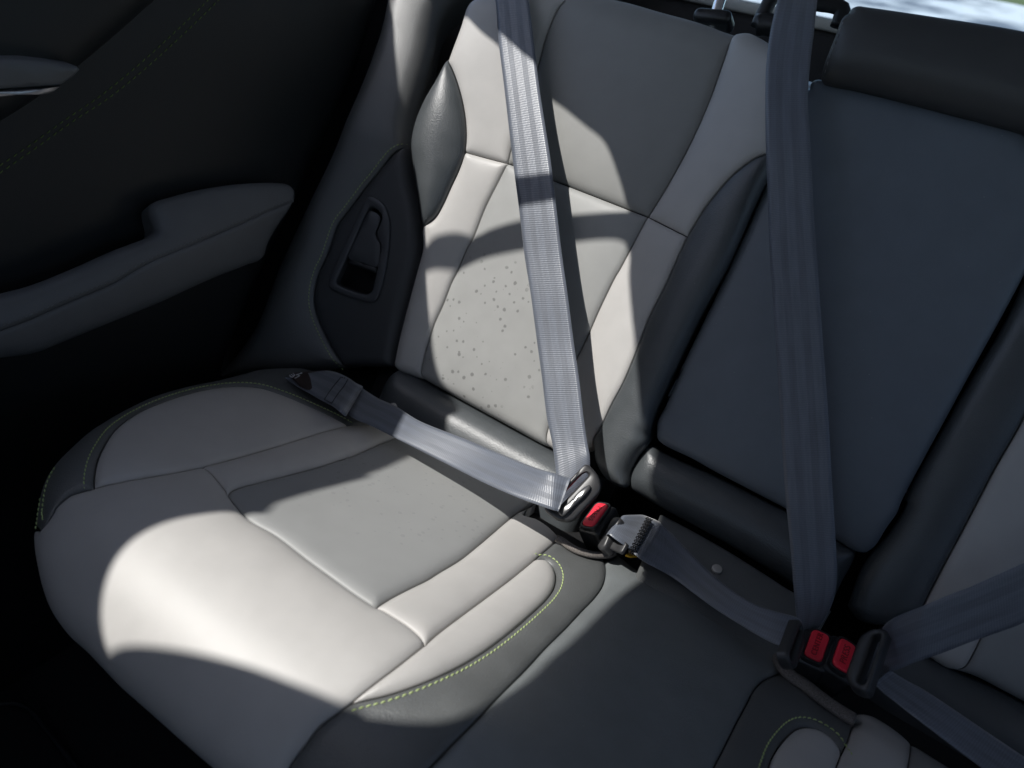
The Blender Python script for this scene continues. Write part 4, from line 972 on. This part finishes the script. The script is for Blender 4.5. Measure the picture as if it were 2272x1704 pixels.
def zig(px_a, px_b, surf, h, n, amp, parent):
    ua, ub = surf.unproj([px_a], h)[0], surf.unproj([px_b], h)[0]; t = ub-ua; s = np.array([-t[1], t[0]])/np.linalg.norm(t)
    pts = [ua+t*k/n+s*amp*(1 if k % 2 else -1) for k in range(n+1)]
    EVAL['_tmp'] = (surf, lambda uv: np.full(len(uv), h)); V = []
    return pts
for sh_ in (0, 26, 52):
    pa, pb2 = Z4((1570+sh_, 850+sh_*.5))[0], Z4((1385+sh_, 1195+sh_*.45))[0]
    ha, hb = .0425, .0335
    uvs_ = zig(pa, pb2, C, .040, 22, .0011, b2)
    Pz = np.array([C.at([u_], ha+(hb-ha)*k/22+.0010)[0] for k, u_ in enumerate(uvs_)])
    tube('box_stitch', Pz, .0006, M_black_th, b2, seg=6, step=.0008, flat=M)
# its fixed end latch
la = up(Z4((1128, 990)), C, .034)[0]
lw = dir2(la, -D, M, (190, -330)); lav = unit(-.75*X-.2*D-.55*M); lav = unit(lav-lw*(lav@lw)); lnv = np.cross(lw, lav); lnv = lnv if lnv@(CAM-la) > 0 else -lnv
to_l = lambda q, h: la+q[:, :1]*lw+q[:, 1:2]*lav+h*lnv
slab('end_latch', rounded([(-.021, -.006), (.017, -.006), (.017, .006), (-.021, .006)], .0058, 8), to_l, -.012, .002, .0035, M_tong, b2)
slab('latch_plate', rounded([(-.015, -.022), (-.003, -.022), (-.003, .0), (-.015, .0)], .003, 8), to_l, -.009, -.005, .001, M_tong, b2)
quad_on('warning_label', Z4((1310, 1285), (1370, 1235), (1490, 1280), (1515, 1295), (1440, 1300), (1375, 1305)), C, .012, .001, M_yellow, b2)
c2 = up(Z5((430, 850)), C, .050)[0]
w2 = dir2(c2, -D, M, (120, -340))
tongue(b2, c2, w2, unit(.6*X-.3*D-.7*M), W=.054, L=.020, T=.009, slot=(.044, .005), off=-.003)
k2 = up(Z5((730, 850)), C, .032)[0]
w2b = dir2(k2, -D, M, (150, -420))
buckle('belt_buckle', 'black buckle with dull red button partly covered by the end of the middle belt', k2, w2b, unit(.12*X-.42*D-.9*M), 'CENTER', 1)
k3 = up(Z5((1062, 970)), C, .036)[0]
w3 = dir2(k3, -D, M, (140, -440))
buckle('belt_buckle', 'black buckle with bright red button beside the black tongue of the right belt', k3, w3, unit(-.12*X-.42*D-.9*M), 'PRESS', 1)

# right belt
b3 = thing('seat_belt', 'grey seat belt running from a black tongue to the right edge of the picture', 'seat belt', tuple(up(Z5((1370, 1000)), C, .06)[0]))
c3 = up(Z5((1345, 1030)), C, .054)[0]
w3t = dir2(c3, -D, M, (270, -780))
tongue(b3, c3, w3t, unit(-.75*X-.25*D-.6*M), W=.064, L=.022, T=.010, slot=(.050, .006), off=-.004)
up3 = st(FL, [((2330, 1228), (2330, 1338), .115, .115), (z1('i', 2212, 402), z1('i', 2212, 765), .11, .11), (z1('i', 2050, 472), z1('i', 2080, 818), .106, .106), (z1('i', 1900, 540), z1('i', 1900, 880), .102, .102), (z1('i', 1740, 602), z1('i', 1720, 950), .098, .098), (z1('i', 1600, 660), z1('i', 1550, 1010), .096, .096),
    (z1('i', 1500, 700), z1('i', 1430, 1058), .088, .088), (z1('i', 1420, 735), z1('i', 1340, 1085), .080, .080), (z1('i', 1370, 770), z1('i', 1268, 1106), .070, .072), (z1('i', 1345, 800), z1('i', 1240, 1115), .062, .064)])
webbing('shoulder_strap', extend(up3, .25), b3)
lo3 = st(C, [(z1('i', 1390, 1060), z1('i', 1290, 1140), .046, .038), (z1('i', 1470, 1110), z1('i', 1340, 1190), .045, .036), (z1('i', 1600, 1182), z1('i', 1460, 1285), .044, .034), (z1('i', 1750, 1280), z1('i', 1610, 1400), .044, .034), (z1('i', 1900, 1382), z1('i', 1780, 1530), .040, .030), (z1('i', 2060, 1490), z1('i', 1950, 1655), .036, .028), (z1('i', 2212, 1592), z1('i', 2090, 1760), .034, .026), (z1('i', 2400, 1720), z1('i', 2270, 1890), .03, .024)])
webbing('lap_strap', extend(lo3[::-1], .12), b3)

# ------------------------------------------------------------------ door
dr = thing('car_door', 'black car door lining with padded charcoal armrest and green twin stitching', 'car door', (DX, -.35, -.1))
DS = S_door
def dcurve(n, px, h=0, **k): return curve(n, DS, px, h, **k)
dj = [(868, -40), (800, 180), (672, 450), (610, 580), (540, 740), (505, 840)]
rearu = DS.unproj(dj)
curve('d_rear', DS, uv_a=np.vstack([rearu, [[rearu[-1][0]+.03, -.45]]]), depth=.03, r=.03)
zt = .61
curve('d_top', DS, uv_a=[rearu[0], (.10, .470), (.0, .480), (-.05, .49), (-.25, .515), (-.42, .60), (-.60, .63), (-.95, .63)], depth=.02, r=.02)
curve('d_front', DS, uv_a=[(-.95, .63), (-.95, -.45)], depth=.01, r=.01)
curve('d_bot', DS, uv_a=[(-.95, -.45), (rearu[-1][0]+.03, -.45)], depth=.01, r=.01)
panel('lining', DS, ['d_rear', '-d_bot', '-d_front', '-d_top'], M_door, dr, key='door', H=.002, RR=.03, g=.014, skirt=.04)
for pts_ in (((1330, -80), (1265, 0), (1030, 225), (800, 430), (600, 590), (400, 725), (200, 870), (0, 1005), (-200, 1140)), ((1400, -80), (1330, 0), (1080, 240), (830, 462), (640, 610), (450, 732), (230, 890), (0, 1050), (-200, 1190))):
    stitches('stitching', 'door', DS.unproj(Z('a', *pts_)), dr, M_green_d, pitch=.0075, ln=.0045, rad=.0005)
# upper roll of the door above the stitching
uu = DS.unproj(Z('a', (1230, -120), (1000, 20), (760, 230), (560, 400), (380, 545), (180, 690), (0, 800), (-250, 950)), .006)
curve('du_low', DS, uv_a=uu, depth=.02, r=.03)
top_ = max(zt, rearu[0][1])
curve('du_r', DS, uv_a=[uu[0], (uu[0][0]-.004, top_)], depth=.01, r=.02)
curve('du_l', DS, uv_a=[uu[-1], (uu[-1][0], top_)], depth=.01, r=.02)
curve('du_t', DS, uv_a=[(uu[0][0]-.004, top_), (uu[-1][0], top_)], depth=.02, r=.03)
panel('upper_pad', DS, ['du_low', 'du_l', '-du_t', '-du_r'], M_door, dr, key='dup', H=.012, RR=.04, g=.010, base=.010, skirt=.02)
dh = DS.unproj(Z('a', (-160, 380), (0, 362), (150, 360), (300, 376), (470, 405), (490, 420), (455, 460), (370, 522), (150, 540), (-160, 550)), .03)
slab('pull_pad', rounded(dh, .006, 5), lambda q, h: DS.at(q, h), .01, .034, .005, M_doorg, dr, n=80)
dc = DS.unproj(Z('a', (-160, 562), (0, 558), (300, 541), (372, 524), (330, 558), (290, 574), (140, 584), (-160, 596)), .034)
slab('chrome_strip', dc, lambda q, h: DS.at(q, h), .012, .036, .002, M_satin, dr, n=80)
ah = .055
at_ = Z('a', (-200, 1880), (0, 1800), (200, 1745), (430, 1655), (700, 1535), (960, 1425))
ap = Z('a', (965, 1400), (935, 1320), (930, 1262), (980, 1225), (1060, 1200), (1250, 1152), (1500, 1118), (1700, 1112), (1790, 1126), (1825, 1168), (1826, 1235))
ar = Z('a', (1826, 1235), (1790, 1300), (1720, 1400), (1660, 1510))+Z('d', (1640, 60), (1560, 125))
ab = Z('d', (1560, 125), (1300, 230), (1000, 370), (700, 495), (400, 620), (250, 680), (80, 708), (-200, 730))
u1 = DS.unproj(at_+ap, ah*.8); u2_ = DS.unproj(ar, ah*.6); u3 = DS.unproj(ab, ah*.5)
das = Z('a', (1826, 1235), (1700, 1280), (1500, 1368), (1200, 1498), (900, 1625))+Z('d', (700, 218), (450, 325), (200, 435), (0, 512), (-200, 590))
S_as = plane((DX+ah, 0, 0), (0, 1, 0), (0, 0, 1), X)
us = S_as.unproj(das); sA, sB = S_as.at(us[[0, -1]])
pu = unit(sA-sB); pn = unit(np.cross(pu, (-.042, 0, .080))); pn = pn if pn@X > 0 else -pn
S_ap = plane(sB, pu, unit(np.cross(pn, pu)), pn)
curve('da_s1', S_ap, das, depth=.0035, r=.006)
curve('da_top', S_ap, (at_+ap)[::-1], depth=.012, r=.012)
a_, b_2 = CUR['da_s1']['uv'][-1], CUR['da_top']['uv'][-1]
curve('da_l1', S_ap, uv_a=[a_, b_2], depth=.004, r=.006)
panel('armrest_pad', S_ap, ['da_s1', 'da_l1', '-da_top'], M_doorg, dr, key='dap', H=.004, RR=.02, g=.007, skirt=.05)
curve('da_s2', S_as, das, depth=.0035, r=.006)
curve('da_r', S_as, ar, depth=.012, r=.012)
curve('da_b', S_as, ab, depth=.020, r=.018)
curve('da_l2', S_as, uv_a=[CUR['da_s2']['uv'][-1], CUR['da_b']['uv'][-1]], depth=.004, r=.006)
panel('armrest_side', S_as, ['da_r', 'da_b', '-da_l2', '-da_s2'], M_doorg, dr, key='da', H=.004, RR=.03, g=.008, skirt=.05)
EVAL['da'] = EVAL['dap']; DS_ = DS; DS = S_ap; ah = 0
stitches('stitching', 'da', offset_curve(CUR['da_s1']['uv'], -.004) if offset_curve(CUR['da_s1']['uv'], -.004)[20, 1] > CUR['da_s1']['uv'][20, 1] else offset_curve(CUR['da_s1']['uv'], .004), dr, M_grey_th, pitch=.005, ln=.0032, rad=.0004)
DS = DS_

# ------------------------------------------------------------------ floor
def wbox(name, lo, hi, material, parent=None):
    bm = rbox([hi[k]-lo[k] for k in range(3)], .004, 2); 
    bm.transform(Matrix.Translation(Vector([(hi[k]+lo[k])/2 for k in range(3)])))
    return from_bm(name, bm, material, parent, False)
fl = struct(wbox('floor', (-.62, -1.6, -.40), (1.5, .9, -.36), M_carpet))
S_floor = plane((0, 0, -.345), (1, 0, 0), (0, 1, 0), (0, 0, 1))
def traymat(name, pts, label, rim):
    uv = S_floor.unproj(pts); 
    poly = np.vstack([uv, [[uv[-1][0]-.05, -1.3], [uv[0][0]-.25, -1.3], [uv[0][0]-.25, uv[0][1]]]])
    t = thing(name, label, 'floor mat', tuple(S_floor.at([uv.mean(0)])[0]))
    slab('sheet', poly, lambda q, h: S_floor.at(q, h), -.006, .002, .002, M_carpet, t, n=120)
    tube('binding', S_floor.at(smooth(uv, .008), .004), rim, M_plas, t, seg=8)
    return t
traymat('floor_mat', Z('g', (-120, 1300), (0, 1281), (100, 1278), (180, 1312), (260, 1400), (360, 1530), (480, 1680), (620, 1860)), 'black floor mat with a thin pale rounded rim in the dark footwell', .0035)

# ------------------------------------------------------------------ boot, rear window and outside
bt = thing('tailgate', 'dark tailgate lining with a pale sill under the bright rear window', 'tailgate', (.2, 1.12, 0))
from_bm('lower_lining', rbox((2.0, .05, .80), .01, 2, Matrix.Translation((.2, 1.15, .062))), mat('dark_brown_lining', (.030, .027, .027), .8, build=felt), bt, False)
from_bm('sill', rbox((2.0, .06, .022), .006, 3, Matrix.Translation((.2, 1.14, .473))), mat('pale_sill_plastic', (.42, .41, .38), .5), bt, angle=40)
gm = mat('window_glass', (.9, .95, 1), .02)
def glass(n, l, p):
    tr = node(n, 'ShaderNodeBsdfTransparent'); gl = node(n, 'ShaderNodeBsdfGlossy'); gl.inputs['Roughness'].default_value = .02
    fr_ = node(n, 'ShaderNodeFresnel'); mx = node(n, 'ShaderNodeMixShader'); tr.inputs[0].default_value = (.86, .92, .93, 1)
    l.new(fr_.outputs[0], mx.inputs[0]); l.new(tr.outputs[0], mx.inputs[1]); l.new(gl.outputs[0], mx.inputs[2])
    l.new(mx.outputs[0], n['Material Output'].inputs[0])
glass(gm.node_tree.nodes, gm.node_tree.links, None)
from_bm('window', rbox((1.8, .004, .50), .001, 1, Matrix.Translation((.2, 1.15, .734))), gm, bt, False)
cov = thing('cargo_cover', 'black cargo cover roller with a pale edge behind the backrest', 'cargo cover', (.2, .42, .36))
from_bm('roller', rbox((1.1, .06, .045), .018, 4, Matrix.Translation((.2, .47, .40))), M_plas, cov, angle=50)
from_bm('edge_strip', rbox((1.1, .05, .006), .002, 2, Matrix.Translation((.2, .545, .418))), mat('pale_cover_edge', (.5, .52, .56), .4), cov, angle=50)
struct(wbox('boot_floor', (-.8, .30, -.12), (1.5, 1.12, -.08), M_carpet))
def groundm(n, l, p):
    tc = node(n, 'ShaderNodeTexCoord'); ns = node(n, 'ShaderNodeTexNoise'); ns.inputs['Scale'].default_value = .55; ns.inputs['Detail'].default_value = 8
    mp = node(n, 'ShaderNodeMapping'); mp.inputs['Scale'].default_value = (1, .5, 1)
    l.new(tc.outputs['Object'], mp.inputs[0]); l.new(mp.outputs[0], ns.inputs['Vector'])
    cr = node(n, 'ShaderNodeValToRGB'); e = cr.color_ramp.elements
    e[0].position = .38; e[0].color = (.16, .18, .22, 1); e[1].position = .60; e[1].color = (.62, .64, .68, 1)
    l.new(ns.outputs['Fac'], cr.inputs[0]); l.new(cr.outputs[0], p.inputs['Base Color'])
pav = mat('pale_paving', (.5, .5, .5), .8, build=groundm)
struct(wbox('ground', (-120, -120, -1.1), (120, 14, -.75), pav))
def slope(name, y0, z0, y1, z1_, m): return struct(mesh_obj(name, [(-90, y0, z0), (90, y0, z0), (90, y1, z1_), (-90, y1, z1_), (-90, y0, z0-.5), (90, y0, z0-.5), (90, y1, z1_-.5), (-90, y1, z1_-.5)], [(0, 1, 2, 3), (7, 6, 5, 4), (0, 4, 5, 1), (1, 5, 6, 2), (2, 6, 7, 3), (3, 7, 4, 0)], m, None, None, False))
slope('paved_slope', 14.01, -.75, 45, 1.25, pav)
slope('lawn', 45.01, 1.25, 90, 6, mat('sunlit_grass', (.06, .10, .025), .9, build=felt))

# ------------------------------------------------------------------ car roof stand-in: added unseen sheet, openings cut to shape the sun patches
def sunproj(P, zr=.92): return np.array([(p+SUN*(zr-p[2])/SUN[2])[:2] for p in P])
def on(surf, h, pts): return up(pts, surf, h)
g1 = [on(C, .004, Z('g', (610, 990), (590, 930), (577, 850), (570, 770), (572, 680), (585, 590), (612, 490), (660, 390), (740, 290), (850, 210), (1000, 145), (1150, 105), (1300, 72), (1420, 62), (1515, 78))),
      on(C, .002, Z('d', (1600, 1560), (1700, 1530), (1800, 1500), (2000, 1450), (2212, 1392))+Z('e', (100, 1388), (200, 1355), (330, 1297))),
      on(S_back, .028, Z('e', (607, 1060), (614, 1000), (642, 938))),
      on(S_back, .004, Z('e', (600, 842), (563, 720), (540, 600), (520, 450), (506, 300), (500, 178), (530, 150), (600, 131), (690, 127))+Z('b', (780, 1625), (900, 1590), (1130, 1548), (1410, 1503), (1550, 1480), (1700, 1467), (1752, 1474))),
      on(S_back, .006, Z('e', (1778, 20), (1775, 150), (1790, 350), (1808, 560))),
      on(S_back, .014, Z('e', (1812, 750), (1830, 950), (1868, 1130))), on(S_flat, .036, Z('e', (1858, 1270), (1852, 1350), (1880, 1440), (1900, 1490))),
      on(C, .006, Z('h', (1870, 470), (1700, 592), (1500, 778), (1400, 872), (1280, 965), (1150, 1085), (1000, 1180), (850, 1260), (700, 1330), (560, 1365), (450, 1377), (300, 1374), (150, 1355), (50, 1340))),
      on(C, .006, Z('g', (2150, 1325), (2050, 1293), (1900, 1228), (1700, 1150), (1450, 1060), (1150, 985), (900, 945), (750, 937), (660, 950)))]
g2 = [on(S_back, .004, Z('b', (500, 1522), (540, 1482), (600, 1460), (700, 1453), (820, 1464), (900, 1440), (1000, 1415), (1120, 1390), (1390, 1358), (1500, 1345), (1768, 1308))),
      on(S_back, .008, Z('b', (1776, 1280), (1755, 1240), (1740, 1160), (1700, 1030), (1660, 920), (1620, 850), (1520, 770), (1400, 670), (1265, 565), (980, 260), (860, 160), (765, 60))),
      on(S_back, .006, [(990, -10), (940, -80)]),
      on(S_side, .008, [(825, -90), (838, 0)]+Z('b', (270, 60), (290, 150), (303, 280), (320, 430), (335, 580), (360, 700), (388, 800))),
      on(S_back, .0, Z('b', (425, 890), (430, 1010), (455, 1190), (480, 1370), (492, 1480)))]
holes = [sunproj(np.vstack(g)) for g in (g1, g2)]
holes = [smooth(np.vstack([h, h[:1]]), .008)[:-1] for h in holes]
def roof_mask():
    outer = np.array([(-.75, -2.2), (1.7, -2.2), (1.7, 1.15), (-.75, 1.15)]); pts = [outer]; ed = []; b0 = 4
    for k in range(4): ed.append((k, (k+1) % 4))
    for h in holes:
        pts.append(h); ed += [(b0+k, b0+(k+1) % len(h)) for k in range(len(h))]; b0 += len(h)
    vo, _, fo, *_ = delaunay_2d_cdt([Vector(p) for p in np.vstack(pts)], ed, [], 0, 1e-6)
    v = np.array([q[:] for q in vo]); keep = []
    cen = np.array([v[list(f)].mean(0) for f in fo]); bad = np.zeros(len(fo), bool)
    for h in holes: bad |= inside(cen, h)
    F2 = [list(f) for f, q in zip(fo, bad) if not q]
    n = len(v); V = [(x, y, .92) for x, y in v]+[(x, y, .935) for x, y in v]
    return mesh_obj('sun_mask_roof', V, F2+[[q+n for q in f[::-1]] for f in F2], mat('sun_mask_lining', (.52, .52, .53), .9), None, None, False)
struct(roof_mask())
M_body = mat('dark_body_trim', (.02, .02, .022), .8)
struct(wbox('side_wall', (-.62, -.13, -.40), (-.56, 1.12, .55), M_body))
struct(wbox('front_bulkhead', (-1.3, -2.0, -.40), (1.6, -1.94, .36), M_body))
fs = thing('front_seat', 'black front seat facing away ahead of the sunlit cushion', 'car seat', (-.24, -.95, -.36))
for fx in (-.24, .62):
  if fx > 0: fs = thing('front_seat', 'black front seat facing away ahead of the shaded right buckles', 'car seat', (fx, -.95, -.36))
  from_bm('back_pad', rbox((.50, .16, .84), .06, 4, Matrix.Translation((fx, -1.0, .16))), M_trim, fs)
  from_bm('seat_base', rbox((.50, .50, .22), .05, 4, Matrix.Translation((fx, -1.30, -.24))), M_trim, fs)
struct(wbox('far_wall', (1.30, -2.0, -.40), (1.36, 1.15, .44), M_body))
shell_box('corner_backing', -.56, -.30, -.12, .60, -.17, -.12, M_void, sb)
cbox('corner_backing', -.54, -.20, -.22, .0, -.10, -.03, M_void, sb)
